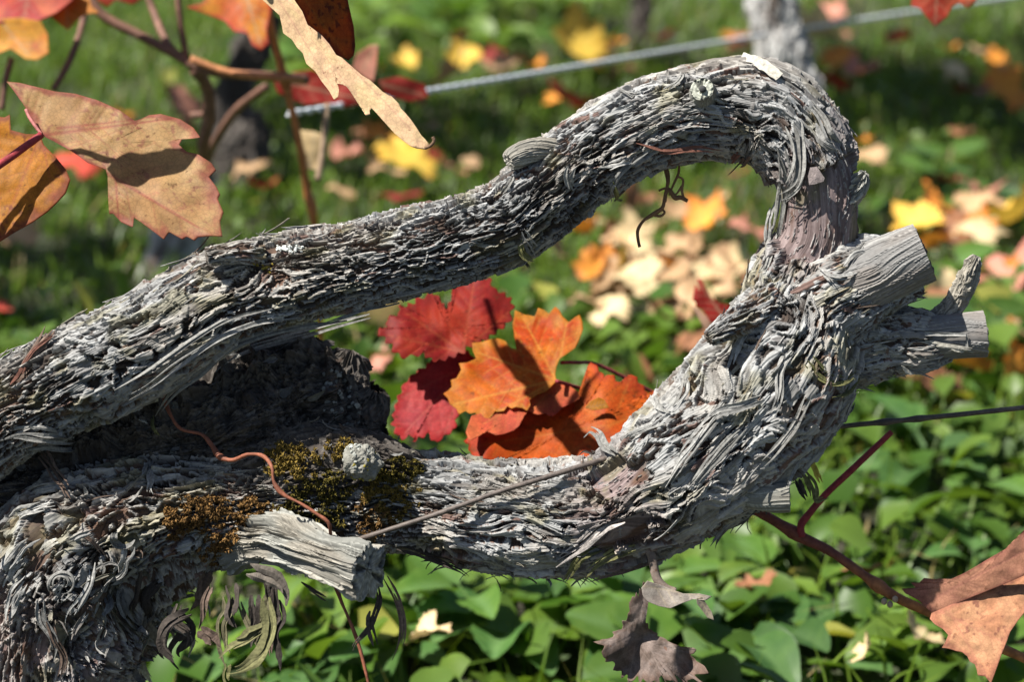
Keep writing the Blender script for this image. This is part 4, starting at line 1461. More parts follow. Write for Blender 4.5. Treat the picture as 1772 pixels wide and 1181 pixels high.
for k in range(14):
    x0, y0 = rng.uniform(235, 480), rng.uniform(985, 1060)
    dx = rng.normal(0, 16)
    strip([(x0, y0, 1.46), (x0 + dx * .5 + rng.normal(0, 8), y0 + 28, 1.458), (x0 + dx + rng.normal(0, 12), y0 + 55, 1.457), (x0 + dx * 1.2 + rng.normal(0, 14), y0 + rng.uniform(70, 125), 1.457)], rng.uniform(8, 24), [DK, BR, DK, (.10, .09, .05), (.16, .14, .11)][k % 5], wide=True, cup=.3)

# chip of outer bark raised off the smooth neck
def slab(name, outline, d, thick, colr, mat, parent, **kw):
    pp = np.asarray(outline, float)
    n_ = len(pp)
    top = P(pp[:, 0], pp[:, 1], d)
    c = top.mean(0)
    nrm = norm(CAM - c)
    cen = c + nrm * thick * .2
    V = np.vstack([top, top - nrm * thick, cen])
    j = np.arange(n_)
    F4 = np.stack([j, j + n_, (j + 1) % n_ + n_, (j + 1) % n_], 1)
    F3 = np.stack([j, (j + 1) % n_, np.full(n_, 2 * n_)], 1)
    return mk(name, V, [F4[:, ::-1], F3[:, ::-1]], mat, parent, col=np.array(colr) * (.85 + .3 * rng.random((len(V), 1))), smooth=False, **kw)


slab("bark_chip", [(1402, 290), (1414, 288), (1420, 298), (1427, 308), (1425, 314), (1410, 319), (1400, 320), (1398, 305)], 1.432, .004, (.23, .19, .18), M_STRIP, vine)

# white lichen flecks and yellow lichen in the knot hole
acc = Acc()
def flake(px, py, rpx, t, colr, lift=.0012):
    i, j = locate(t, px, py)
    c = t.pos[i, j] + t.nrm[i, j] * lift
    Nn = t.nrm[i, j]
    a1 = norm(np.cross(Nn, [.3, .2, .9]))
    a2 = np.cross(Nn, a1)
    k = 9
    th = np.linspace(0, 2 * np.pi, k, endpoint=False)
    r = rpx * KPX * 1.43 * (.55 + .7 * rng.random(k))
    ring = c + r[:, None] * (np.cos(th)[:, None] * a1 + np.sin(th)[:, None] * a2) + Nn * (rng.random((k, 1)) - .5) * .0007
    V = np.vstack([ring, ring - Nn * .0008, c + Nn * .0005])
    jj = np.arange(k)
    acc.add(V, [np.stack([jj, (jj + 1) % k, np.full(k, 2 * k)], 1), np.stack([jj, jj + k, (jj + 1) % k + k, (jj + 1) % k], 1)], np.array(colr))
for k in range(70):
    px = rng.choice((484, 497, 508, 516)) + rng.normal(0, 4.5)
    flake(px, 433 + rng.normal(0, 2.6) - .12 * abs(px - 505) * .3, rng.uniform(1.2, 3.2), upper, np.array((.62, .64, .60)) * rng.uniform(.8, 1.1), rng.uniform(.0006, .0013))
for px, py, r in ((688, 900, 6), (680, 896, 4), (695, 902, 4)):
    flake(px, py, r, lower, (.7, .72, .66))
for k in range(40):
    flake(rng.normal(612, 12), rng.normal(782, 10), rng.uniform(2, 5), knob, np.array((.38, .39, .35)) * rng.uniform(.6, 1.1), .0002)
for k in range(40):
    flake(rng.normal(630, 16), rng.normal(818, 12), rng.uniform(1.5, 4), knob, np.array((.30, .25, .05)) * rng.uniform(.5, 1.1), .0002)
for k in range(22):
    flake(rng.normal(461, 8), rng.normal(463, 4), rng.uniform(1.5, 3.5), upper, np.array((.36, .27, .05)) * rng.uniform(.6, 1.1), .0006)
for k in range(120):
    flake(rng.uniform(560, 668), rng.uniform(640, 770), rng.uniform(2, 6), head, np.array((.22, .22, .20)) * rng.uniform(.5, 1.2), .001)
tag(acc.build("lichen", M_LICHEN, vine, smooth=False), kind="stuff")

# moss cushions: thousands of tiny shoots
def moss(cells, name="moss"):
    Vs, Fs, Cs, n0 = [], [], [], 0
    for (px, py, rx, ry, cnt, t, hgt, pal) in cells:
        x, y, d = proj(t.pos)
        m = (((x - px) / rx) ** 2 + ((y - py) / ry) ** 2 < 1) & (np.cos(t.th) > -.1)[None]
        ii, jj = np.nonzero(m)
        if not len(ii):
            continue
        pick = rng.integers(0, len(ii), cnt)
        p = t.pos[ii[pick], jj[pick]]
        Nn = t.nrm[ii[pick], jj[pick]]
        q = np.sqrt(((x[ii[pick], jj[pick]] - px) / rx) ** 2 + ((y[ii[pick], jj[pick]] - py) / ry) ** 2)
        clump = fbm(p[:, 0] / .004, p[:, 1] / .004, p[:, 2] / .004, seed=77, o=2)
        keep = clump > .38 + .2 * q
        p, Nn, q, clump = p[keep], Nn[keep], q[keep], clump[keep]
        k = len(p)
        h = hgt * (1.15 - q * .7) * (clump - .2) * 2.2
        p0 = p + Nn * (h * rng.uniform(.1, 1, k))[:, None]
        dirn = norm(Nn + rng.normal(0, .7, (k, 3)))
        sd1 = norm(np.cross(dirn, rng.normal(0, 1, (k, 3))))
        sd2 = np.cross(dirn, sd1)
        L = rng.uniform(.0012, .0026, k)[:, None]
        wv = L * .32
        V = np.stack([p0 + sd1 * wv, p0 - sd1 * wv * .5 + sd2 * wv, p0 - sd1 * wv * .5 - sd2 * wv, p0 + dirn * L], 1)
        idx = np.arange(k)[:, None] * 4 + n0
        F = np.concatenate([idx + np.array([[0, 1, 3]]), idx + np.array([[1, 2, 3]]), idx + np.array([[2, 0, 3]])], 0)
        c1, c2 = pal
        cc = mix(np.array(c1), np.array(c2), rng.random((k, 1)))
        Vs.append(V.reshape(-1, 3)); Fs.append(F); Cs.append(np.repeat(cc, 4, 0)); n0 += 4 * k
    return tag(mk(name, np.vstack(Vs), [np.vstack(Fs)], M_MOSS, vine, col=np.vstack(Cs), smooth=False), kind="stuff")


BROWNM = ((.085, .048, .018), (.20, .11, .038))
OLIVEM = ((.07, .05, .012), (.22, .15, .035))
GREENM = ((.03, .028, .008), (.13, .10, .02))
moss([(370, 892, 45, 32, 2600, lower, .006, BROWNM), (435, 885, 55, 24, 2400, lower, .005, BROWNM), (405, 935, 40, 40, 2400, lower, .006, BROWNM),
      (300, 905, 24, 34, 1000, trunk, .005, BROWNM), (345, 890, 60, 40, 2600, trunk, .006, BROWNM), (390, 950, 50, 30, 1800, trunk, .005, BROWNM),
      (510, 800, 55, 36, 2600, burl, .005, OLIVEM), (560, 850, 60, 40, 2200, burl, .005, GREENM), (590, 785, 36, 24, 1000, burl, .004, OLIVEM),
      (690, 820, 50, 28, 2400, burl, .004, GREENM), (660, 860, 50, 40, 2400, burl, .004, OLIVEM), (500, 880, 50, 30, 1400, lower, .004, GREENM),
      (680, 865, 55, 36, 3000, lower, .004, OLIVEM), (650, 895, 40, 40, 1800, lower, .004, BROWNM), (560, 890, 50, 28, 1600, lower, .004, GREENM)])

# a second skin of loose old bark plates on the dark head
acc = Acc()
shreds(acc, head, 220, (.006, .02), (.002, .006), 0, 1, curl=(-.5, 2.5), tone=.5)
shreds(acc, burl, 160, (.005, .016), (.001, .004), 0, 1, curl=(-.5, 2.5), tone=.6)
tag(acc.build("loose_bark", M_STRIP, vine, smooth=False), kind="stuff")


# ------------------------------------------------------------------ leaves traced from life
def resample(poly, step):
    p = np.asarray(poly, float)
    q = np.vstack([p, p[:1]])
    out = []
    for a, b in zip(q[:-1], q[1:]):
        k = max(1, int(np.hypot(*(b - a)) / step))
        out.append(a + (b - a) * (np.arange(k) / k)[:, None])
    return np.vstack(out)


def seg_dist(px, py, a, b):
    ax, ay = a
    bx, by = b
    dx, dy = bx - ax, by - ay
    t = np.clip(((px - ax) * dx + (py - ay) * dy) / (dx * dx + dy * dy + 1e-9), 0, 1)
    return np.hypot(px - ax - t * dx, py - ay - t * dy), t


def side_veins(a, b, n_, ang, ln, t0=.15):
    a, b = np.array(a, float), np.array(b, float)
    d = b - a
    L = np.hypot(*d)
    u_ = d / L
    out = []
    for k in range(n_):
        t = t0 + (1 - t0) * k / n_
        for sg in (-1, 1):
            q = math.radians(ang) * sg
            v = np.array([u_[0] * math.cos(q) - u_[1] * math.sin(q), u_[0] * math.sin(q) + u_[1] * math.cos(q)])
            st = a + d * (t + (.04 if sg > 0 else 0))
            out.append((tuple(st), tuple(st + v * L * ln * (1 - .6 * t)), 1.3))
    return out


def hero_leaf(name, outline, center, depth, main, colf, parent=None, grad=(0, 0), fold=None, cup=0.0, wav=.003, sv=(5, 50, .45), res=4.0, nr=30,
              veincol=(.5, .4, .25), vein_amt=.6, quilt=.0003, mat=None, teeth=None, serr=0.0, seed=0, thick=.0004, extra=None):
    """leaf blade with outline and veins in photo pixels, at its own depth with tilt (metres per 1000 px), fold and waves"""
    ol = resample(outline, res)
    if teeth:
        nx = np.roll(ol, -1, 0) - np.roll(ol, 1, 0)
        nx = np.stack([nx[:, 1], -nx[:, 0]], 1) / np.maximum(np.hypot(nx[:, 0], nx[:, 1]), 1e-6)[:, None]
        if ((ol - np.asarray(center)) * nx).sum() < 0:
            nx = -nx
        al_ = np.arange(len(ol)) * res / teeth[0]
        ol = ol + nx * ((1 - np.abs(2 * ((al_ + .6 * vn(al_ * .5, al_ * 0, seed=seed)) % 1) - 1) - .5) * teeth[1] * (.5 + vn(al_ * .7, al_ * 0, seed=seed + 3)))[:, None]
    if serr:
        rr = vn(np.arange(len(ol)) * .45, np.zeros(len(ol)), seed=seed) - .5
        dirv = ol - np.asarray(center)
        ol = np.asarray(center) + dirv * (1 + serr * rr[:, None])
    c = np.asarray(center, float)
    t = np.linspace(0, 1, nr) ** .85
    g = c + (ol[None] - c) * t[1:, None, None]
    px = np.concatenate([[c[0]], g[..., 0].ravel()])
    py = np.concatenate([[c[1]], g[..., 1].ravel()])
    tt = np.concatenate([[0], np.repeat(t[1:], len(ol))])
    no = len(ol)
    veins = []
    for a, b, wv in main:
        veins.append((a, b, wv))
        veins += side_veins(a, b, *sv)
    vd = np.full(len(px), 1e9)
    va = np.zeros(len(px))
    for a, b, wv in veins:
        dd, tq = seg_dist(px, py, a, b)
        ww = wv * (1 - .6 * tq)
        va = np.maximum(va, np.exp(-(dd / ww) ** 2) * (1.0 if wv > 2 else .6))
        vd = np.minimum(vd, dd)
    d = depth + grad[0] * (px - c[0]) / 1000 + grad[1] * (py - c[1]) / 1000
    if fold:
        (ax, ay), (bx, by), amt = fold
        L = math.hypot(bx - ax, by - ay)
        sdist = ((px - ax) * (by - ay) - (py - ay) * (bx - ax)) / L
        d = d + amt * np.abs(sdist) / 1000
    d = d + cup * tt ** 2
    d = d + wav * (fbm(px / 70 + seed, py / 70, seed=seed + 1, o=2) - .5) * 2
    d = d + quilt * np.clip(1 - np.minimum(vd, 12) / 12, 0, 1)
    if extra is not None:
        d = d + extra(px, py)
    V = P(px, py, d)
    j = np.arange(no)
    F3 = np.stack([np.zeros(no, int), 1 + (j + 1) % no, 1 + j], 1)
    F4 = grid_faces(nr - 1, no, True, 1)
    col = colf(px, py, tt)
    col = mix(col, np.asarray(veincol), (va * vein_amt)[:, None])
    n_ = len(V)
    nrm = norm(CAM - P(c[0], c[1], depth))
    V2 = V - nrm * -thick
    V2 = V + nrm * thick
    rim = np.arange(n_ - no, n_)
    R4 = np.stack([rim, rim[(j + 1) % no], rim[(j + 1) % no] + n_, rim + n_], 1)
    Fb3, Fb4 = F3 + n_, (F4 + n_)
    return mk(name, np.vstack([V, V2]), [np.vstack([F3, Fb3[:, ::-1]]), np.vstack([F4, Fb4[:, ::-1], R4])], mat or M_LEAF, parent,
              col=np.vstack([col, col]), origin=None if parent is not None else P(c[0], c[1], depth))


def blotch(px, py, sc_, seed):
    return fbm(px / sc_, py / sc_, seed=seed, o=4)


def colour_leaf(c1, c2, rimc=None, sc_=45, seed=0, grad=None, spots=None, rimw=.9):
    c1, c2 = np.array(c1), np.array(c2)

    def f(px, py, t):
        b = sstep(.3, .7, blotch(px, py, sc_, seed))
        if grad:
            b = np.clip(b * .5 + ((px - grad[0]) * grad[2] + (py - grad[1]) * grad[3]), 0, 1)
        c = mix(c1, c2, b[:, None])
        if rimc is not None:
            e = sstep(rimw - .15, 1.0, t + (blotch(px, py, 20, seed + 5) - .5) * .3)
            c = mix(c, np.array(rimc), (e * .8)[:, None])
        if spots is not None:
            s_ = sstep(.70, .74, vn(px / 6, py / 6, seed=seed + 9)) * sstep(.5, .6, blotch(px, py, 30, seed + 8))
            c = mix(c, np.array(spots), (s_ * .8)[:, None])
        return c
    return f


def cane(parent, pts, rpx, colr, name="cane", nv=10, nodes=(), rough=.06, mat=None, taper=1.0):
    C = np.asarray(pts, float)
    W = P(C[:, 0], C[:, 1], C[:, 2])
    Q, s = spline(np.hstack([W, C[:, 2:3]]), n=max(14, len(C) * 7))
    t = np.linspace(0, 1, len(Q))
    r = rpx * KPX * Q[:, 3] * (1 + (taper - 1) * t) * (1 + rough * (fbm(s / .01, s * 0, seed=9, o=2) - .5) * 2)
    for nt_ in nodes:
        r = r * (1 + .55 * np.exp(-((t - nt_) / .018) ** 2))
    V, F = tube_verts(Q[:, :3], r, nv, rough=.04)
    if np.ndim(colr) == 2:
        tv = np.concatenate([np.repeat(t, nv), [0, 1]])
        colr = mix(np.array(colr[0]), np.array(colr[1]), sstep(.35, .6, tv + .25 * (fbm(V[:, 0] / .01, V[:, 2] / .01, V[:, 1] / .01, seed=14, o=2) - .5))[:, None])
    cc = np.array(colr) * (.65 + .7 * fbm(V[:, 0] / .006, V[:, 2] / .006, V[:, 1] / .006, seed=4, o=2))[:, None]
    return mk(name, V, F, mat or M_CANE, parent, col=cc, origin=None if parent is not None else W[0])


# shoot with two big tan leaves, on the left
s1 = thing("vine_shoot", "vine shoot at the left edge with red stalk, big tan leaf and amber leaf", "vine shoot", P(70, 233, 1.485))
cane(s1, [(-90, 345, 1.455), (-10, 292, 1.47), (35, 260, 1.48), (72, 233, 1.485)], 8, (.24, .025, .03), "petiole", taper=.8)
cane(s1, [(72, 233, 1.485), (52, 205, 1.49), (45, 190, 1.495)], 3, (.30, .10, .09), "petiole")
A_OUT = [(11, 141), (34, 143), (70, 152), (95, 158), (130, 162), (168, 173), (206, 190), (232, 208), (247, 221), (228, 219), (213, 216), (226, 211), (244, 206), (258, 199), (278, 197), (312, 206), (335, 221), (347, 238), (330, 240), (316, 240), (310, 251),
         (324, 263), (343, 267), (366, 282), (374, 295), (362, 307), (375, 324), (381, 337), (377, 345), (387, 368), (381, 385), (385, 410), (366, 409), (343, 411), (337, 417), (324, 410), (316, 415), (293, 402), (284, 415), (267, 402), (244, 385), (232, 377),
         (230, 394), (210, 385), (196, 370), (189, 371), (187, 343), (189, 316), (183, 293), (152, 282), (126, 263), (90, 243), (72, 234), (60, 212), (40, 180), (23, 156)]
hero_leaf("leaf", A_OUT, (185, 250), 1.485, [((74, 234), (345, 395), 5), ((74, 234), (300, 205), 4), ((100, 222), (230, 208), 3.2), ((74, 234), (20, 148), 3), ((200, 308), (205, 378), 3), ((74, 234), (195, 345), 4)],
          colour_leaf((.47, .28, .125), (.52, .34, .155), (.34, .09, .07), 60, 3, spots=(.36, .16, .10), rimw=1.0), s1, grad=(-.06, -.12), fold=((74, 234), (345, 395), .12), wav=.006,
          veincol=(.36, .09, .07), vein_amt=.7, quilt=.0007, res=3, nr=44, seed=2)
hero_leaf("leaf", [(-70, -60), (-50, -120), (0, -150), (60, -140), (95, -90), (80, -40), (50, -15), (20, -25), (0, -8), (-40, -20)], (15, -75), 1.42, [((-60, -80), (80, -60), 3)], colour_leaf((.5, .2, .04), (.55, .28, .06)), s1, seed=91, nr=12, res=8)  # extra unseen leaf above the picture, added to cast shade on the big tan leaf
cane(s1, [(-90, 345, 1.455), (-140, 150, 1.445), (-120, -60, 1.43), (-60, -80, 1.421)], 6, (.24, .06, .03), "cane")  # stem added out of view to carry the shading leaf
B_OUT = [(-70, 190), (-20, 200), (8, 203), (17, 198), (19, 225), (45, 232), (69, 232), (76, 251), (95, 270), (114, 293), (122, 312), (114, 335), (100, 350), (84, 366), (57, 385), (23, 404), (0, 419), (-60, 440), (-110, 380), (-110, 260)]
hero_leaf("leaf", B_OUT, (0, 300), 1.495, [((70, 234), (0, 405), 3), ((70, 234), (95, 345), 2.5), ((70, 234), (-80, 320), 3)],
          colour_leaf((.46, .19, .02), (.56, .24, .03), (.26, .06, .04), 50, 6, spots=(.2, .05, .02), rimw=.97), s1, grad=(-.05, -.12), wav=.004, veincol=(.36, .08, .05), vein_amt=.5, quilt=.0005, seed=5)

# folded leaf hanging from above
s2 = thing("vine_leaf", "big vine leaf hanging in from the top edge, folded lengthwise, tan underside and orange face", "leaf", P(590, 60, 1.47))
C_TAN = [(400, -90), (455, 0), (470, 12), (484, 27), (488, 45), (490, 57), (505, 68), (514, 82), (524, 92), (530, 110), (546, 124), (556, 140), (570, 158), (578, 173), (585, 168), (587, 155), (583, 145), (592, 146), (599, 149), (612, 165), (622, 182), (630, 192), (633, 200), (641, 198), (640, 191), (643, 187),
         (656, 200), (668, 213), (682, 230), (698, 244), (712, 254), (721, 257), (738, 259), (744, 251), (735, 240), (729, 234), (721, 221), (712, 208), (702, 196), (694, 188), (690, 179), (678, 167), (664, 160), (652, 149), (640, 138), (626, 130), (608, 114), (591, 99), (582, 95), (570, 76), (557, 61), (545, 50), (532, 42), (523, 19), (511, 0), (480, -60), (440, -110)]
hero_leaf("leaf_underside", C_TAN, (575, 110), 1.465, [((440, -60), (740, 254), 3), ((470, -20), (585, 165), 2.2), ((540, 70), (640, 196), 2)],
          colour_leaf((.50, .36, .19), (.54, .36, .21), None, 25, 11), s2, grad=(-.04, -.08), fold=((440, -60), (740, 254), .08), wav=.002, sv=(9, 40, .25), veincol=(.40, .20, .14), vein_amt=.5, quilt=.0003, seed=8, mat=M_DRY)
C_OR = [(470, -110), (500, -20), (511, 2), (523, 19), (532, 42), (557, 61), (582, 95), (591, 99), (603, 104), (612, 96), (615, 80), (612, 45), (604, 10), (590, -60), (560, -120)]
hero_leaf("leaf_face", C_OR, (565, 10), 1.475, [((470, -80), (598, 96), 3), ((500, -60), (606, 30), 2)],
          colour_leaf((.36, .085, .012), (.46, .13, .015), (.2, .02, .01), 40, 13, spots=(.12, .02, .01)), s2, grad=(.30, 0), wav=.003, veincol=(.45, .2, .03), vein_amt=.4, seed=9)
cane(s2, [(736, 256, 1.447), (745, 252, 1.445), (751, 244, 1.444), (749, 237, 1.444)], 3, (.12, .07, .04), "leaf_tip")
cane(s2, [(455, -20, 1.475), (380, -120, 1.48), (330, -260, 1.5)], 5, (.25, .08, .05), "petiole")

# red and orange leaves seen through the loop
s3 = thing("vine_shoot", "low vine shoot of red and orange leaves seen through the loop of the old vine", "vine shoot", P(960, 670, 1.62))
D_OUT = [(653, 573), (672, 564), (668, 552), (691, 545), (689, 530), (706, 530), (721, 518), (752, 507), (763, 526), (771, 533), (779, 524), (786, 508), (788, 480), (817, 474), (847, 482), (855, 500), (870, 507), (885, 518), (889, 533), (884, 548), (881, 560), (862, 573), (840, 590), (817, 598), (798, 613), (763, 625), (748, 625), (733, 613), (714, 617), (695, 619), (683, 611), (676, 598), (664, 587)]
hero_leaf("leaf", D_OUT, (775, 568), 1.64, [((800, 610), (700, 540), 3), ((800, 610), (820, 490), 3), ((800, 610), (880, 540), 3), ((800, 610), (670, 580), 2.5)],
          colour_leaf((.30, .018, .016), (.42, .04, .018), (.24, .02, .015), 50, 21), s3, grad=(.05, -.25), wav=.006, veincol=(.46, .10, .04), vein_amt=.6, seed=21, teeth=(17, 9), res=3, quilt=.0006)
E_OUT = [(744, 629), (718, 644), (700, 664), (695, 674), (686, 695), (681, 716), (679, 735), (684, 750), (695, 762), (704, 756), (710, 748), (714, 764), (728, 758), (740, 752), (748, 760), (756, 768), (764, 760), (771, 754), (780, 750), (788, 743), (792, 716), (800, 700), (825, 670), (830, 640), (817, 613), (794, 602), (765, 612)]
hero_leaf("leaf", E_OUT, (760, 680), 1.645, [((815, 630), (700, 750), 3), ((815, 630), (765, 760), 2.5), ((815, 630), (690, 690), 2.5)],
          colour_leaf((.40, .05, .06), (.52, .07, .07), (.42, .02, .02), 40, 22), s3, grad=(0, -.2), wav=.003, veincol=(.55, .14, .11), vein_amt=.6, seed=22, teeth=(17, 7), res=3, quilt=.0006)
F_OUT = [(817, 594), (835, 592), (851, 587), (862, 586), (874, 590), (880, 598), (885, 603), (900, 606), (905, 598), (904, 592), (893, 575), (890, 570), (887, 562), (890, 548), (891, 537), (900, 541), (908, 545), (916, 546), (925, 548), (929, 540), (931, 533), (940, 536), (950, 543), (956, 536), (961, 531), (968, 537), (973, 547), (978, 552), (984, 558), (994, 550), (1003, 545), (1008, 558), (1009, 571), (1003, 587), (996, 602), (982, 612), (969, 621), (963, 635), (961, 648), (963, 660), (946, 678), (930, 684),
         (916, 693), (918, 702), (912, 712), (905, 707), (893, 705), (885, 708), (878, 703), (872, 712), (855, 714), (850, 722), (840, 730), (832, 726), (822, 715), (813, 717), (805, 712), (794, 718), (790, 708), (779, 701), (775, 690), (767, 682), (776, 676), (782, 670), (780, 658), (790, 655), (794, 648), (798, 640), (794, 629), (808, 628), (824, 621), (818, 607)]
hero_leaf("leaf", F_OUT, (900, 650), 1.61, [((962, 658), (785, 700), 3.2), ((962, 658), (980, 560), 3), ((962, 658), (905, 550), 2.6), ((962, 658), (825, 610), 3), ((962, 658), (850, 720), 2.6)],
          colour_leaf((.52, .07, .006), (.60, .17, .010), (.58, .25, .03), 38, 23, rimw=.95), s3, grad=(-.05, -.25), wav=.005, veincol=(.66, .36, .06), vein_amt=.6, quilt=.0007, seed=23, res=3.2, nr=34)
G_OUT = [(806, 768), (808, 748), (815, 731), (832, 722), (850, 740), (862, 735), (893, 706), (916, 690), (939, 672), (969, 661), (985, 668), (994, 673), (999, 684), (1010, 692), (1022, 684), (1019, 660), (1016, 640), (1022, 626), (1030, 632), (1041, 645), (1046, 660), (1055, 646), (1064, 655), (1074, 664), (1084, 654), (1095, 647), (1103, 658), (1115, 672), (1125, 690), (1138, 682), (1150, 672), (1180, 690), (1215, 655), (1240, 640), (1250, 700), (1190, 770), (1100, 830), (960, 835), (900, 822), (880, 804), (845, 810), (830, 802), (812, 800), (815, 782)]
hero_leaf("leaf", G_OUT, (980, 745), 1.598, [((1060, 735), (830, 770), 3), ((1060, 735), (1090, 655), 3), ((1060, 735), (960, 680), 3), ((1060, 735), (1170, 690), 3), ((1060, 735), (940, 815), 3)],
          colour_leaf((.50, .05, .012), (.60, .14, .012), (.48, .05, .02), 60, 24, grad=(850, 700, .0022, 0), spots=(.2, .05, .01)), s3, grad=(-.03, -.25), wav=.007, teeth=(16, 6), veincol=(.60, .22, .04), vein_amt=.55, seed=24, quilt=.0005)
H_OUT = [(816, 720), (845, 712), (870, 700), (893, 688), (925, 672), (960, 662), (985, 668), (1000, 678), (1004, 690), (990, 698), (975, 705), (965, 715), (955, 722), (945, 716), (930, 718), (915, 712), (905, 722), (898, 738), (888, 746), (872, 752), (858, 754), (845, 748), (832, 742), (822, 752), (812, 765), (806, 748)]
hero_leaf("leaf", H_OUT, (915, 705), 1.600, [((965, 662), (835, 735), 2.5), ((965, 662), (900, 735), 2.2), ((965, 662), (960, 712), 2.2)],
          colour_leaf((.56, .10, .05), (.62, .17, .06), None, 40, 26), s3, grad=(0, -.3), wav=.004, veincol=(.66, .28, .08), vein_amt=.5, seed=27)
hero_leaf("leaf", [(1012, 706), (1022, 694), (1036, 688), (1046, 692), (1054, 706), (1040, 709), (1026, 711)], (1034, 700), 1.592, [((1012, 706), (1050, 700), 2)],
          colour_leaf((.62, .28, .03), (.66, .34, .05)), s3, seed=28, nr=14, wav=.002)
cane(s3, [(963, 660, 1.60), (990, 668, 1.615), (1020, 678, 1.63), (1080, 700, 1.66), (1200, 760, 1.69)], 3.6, (.22, .02, .025), "petiole")
cane(s3, [(970, 628, 1.625), (1000, 628, 1.63), (1040, 634, 1.65), (1150, 690, 1.68)], 3.4, (.20, .03, .035), "petiole")
cane(s3, [(1200, 760, 1.69), (1330, 720, 1.70), (1400, 600, 1.73), (1415, 480, 1.76)], 9, (.16, .06, .03), "cane")

# cane with a red leaf stalk and the dry leaf, lower right
s4 = thing("vine_cane", "orange brown vine cane at the lower right carrying a dry tan leaf", "vine cane", P(1320, 890, 1.54))
cane(s4, [(1180, 800, 1.57), (1260, 855, 1.555), (1320, 890, 1.545), (1390, 932, 1.535), (1440, 957, 1.53), (1540, 1028, 1.52), (1610, 1062, 1.515), (1700, 1108, 1.51), (1772, 1140, 1.505), (1900, 1200, 1.50)], 9, ((.15, .045, .03), (.34, .135, .045)), nodes=(.295, .50, .72), rough=.16)
cane(s4, [(1388, 930, 1.533), (1386, 910, 1.533), (1400, 890, 1.533), (1430, 855, 1.532), (1480, 808, 1.53), (1520, 770, 1.53), (1543, 748, 1.53)], 7, (.24, .03, .035), "petiole", taper=.75)
for (x, y) in ((1530, 1042), (1540, 1047), (1549, 1038)):
    q = np.linspace(0, 1, 9)
    V, F = tube_verts(P(np.full(9, x), y - 6 + 12 * q, np.full(9, 1.512)), 5.5 * KPX * 1.5 * np.sqrt(np.maximum(.02, 1 - (2 * q - 1) ** 2)), 10)
    mk("bud", V, F, M_CANE, s4, col=np.full((len(V), 3), (.34, .25, .17)))
I1 = [(1772, 918), (1738, 952), (1715, 965), (1692, 979), (1670, 992), (1646, 1003), (1625, 1002), (1608, 1006), (1599, 1001), (1590, 1010), (1576, 1009), (1584, 1018), (1578, 1024), (1560, 1020), (1567, 1028), (1590, 1040), (1600, 1050), (1612, 1062), (1640, 1052), (1680, 1035), (1730, 1015), (1800, 985), (1850, 960), (1850, 890)]
hero_leaf("leaf_upper_half", I1, (1680, 1010), 1.49, [((1600, 1045), (1800, 940), 3), ((1620, 1040), (1700, 985), 2)], colour_leaf((.30, .12, .085), (.38, .18, .11), (.2, .07, .05), 50, 31), s4, grad=(-.05, .05), wav=.004, veincol=(.3, .12, .09), vein_amt=.5, seed=31, mat=M_DRY, quilt=.0005)
I2 = [(1612, 1062), (1609, 1072), (1618, 1082), (1632, 1090), (1641, 1100), (1636, 1112), (1630, 1122), (1642, 1124), (1655, 1128), (1665, 1130), (1674, 1137), (1678, 1146), (1687, 1151), (1690, 1160), (1692, 1170), (1705, 1172), (1715, 1185), (1724, 1160), (1734, 1132), (1742, 1112), (1748, 1095), (1762, 1075), (1790, 1040), (1840, 1000), (1820, 975), (1740, 1010), (1680, 1032), (1640, 1050)]
hero_leaf("leaf_lower_half", I2, (1695, 1075), 1.485, [((1600, 1045), (1730, 1110), 3), ((1640, 1055), (1700, 1160), 2.4), ((1640, 1050), (1780, 1010), 2.4)], colour_leaf((.34, .155, .08), (.40, .21, .11), (.26, .10, .06), 40, 33, spots=(.16, .06, .04)), s4, grad=(-.02, -.18), wav=.004, veincol=(.32, .12, .08), vein_amt=.5, seed=33, mat=M_DRY, quilt=.0007)

# withered leaf hanging under the lower arm
s5 = thing("withered_leaf", "withered grey brown leaf hanging by its stalk beneath the lower arm of the old vine", "leaf", P(1130, 955, 1.46))
cane(s5, [(1120, 945, 1.455), (1128, 965, 1.455), (1136, 1000, 1.455), (1150, 1018, 1.455), (1168, 1026, 1.455)], 8, (.22, .17, .14), "petiole", taper=1.1, mat=M_DRY)
hero_leaf("leaf_scrap", [(1110, 1018), (1120, 1006), (1140, 1012), (1160, 1020), (1182, 1028), (1210, 1028), (1232, 1033), (1222, 1040), (1200, 1038), (1178, 1046), (1160, 1054), (1140, 1050), (1120, 1042), (1112, 1032)], (1150, 1033), 1.452, [((1115, 1015), (1225, 1034), 2)],
          colour_leaf((.24, .20, .17), (.32, .28, .24), None, 18, 41), s5, wav=.006, nr=20, seed=41, mat=M_DRY)
hero_leaf("leaf_scrap", [(1205, 1036), (1215, 1034), (1222, 1045), (1232, 1060), (1236, 1075), (1224, 1070), (1214, 1056), (1206, 1046)], (1218, 1052), 1.45, [((1210, 1036), (1234, 1074), 2)],
          colour_leaf((.20, .17, .13), (.28, .25, .20), None, 18, 42), s5, wav=.004, nr=12, seed=42, mat=M_DRY)
L_OUT = [(1116, 1004), (1126, 1012), (1124, 1030), (1112, 1046), (1116, 1070), (1124, 1088), (1140, 1100), (1158, 1112), (1175, 1122), (1196, 1130), (1199, 1122), (1203, 1140), (1214, 1152), (1218, 1165), (1208, 1172), (1214, 1184), (1200, 1176), (1196, 1190), (1186, 1172), (1182, 1182), (1176, 1168), (1170, 1186), (1160, 1172), (1154, 1186), (1148, 1170), (1140, 1190), (1128, 1178), (1110, 1182), (1100, 1172), (1088, 1178), (1075, 1168), (1066, 1164), (1058, 1150), (1048, 1138), (1046, 1122), (1033, 1112), (1050, 1106), (1066, 1094), (1080, 1078), (1086, 1060), (1094, 1042), (1104, 1024)]
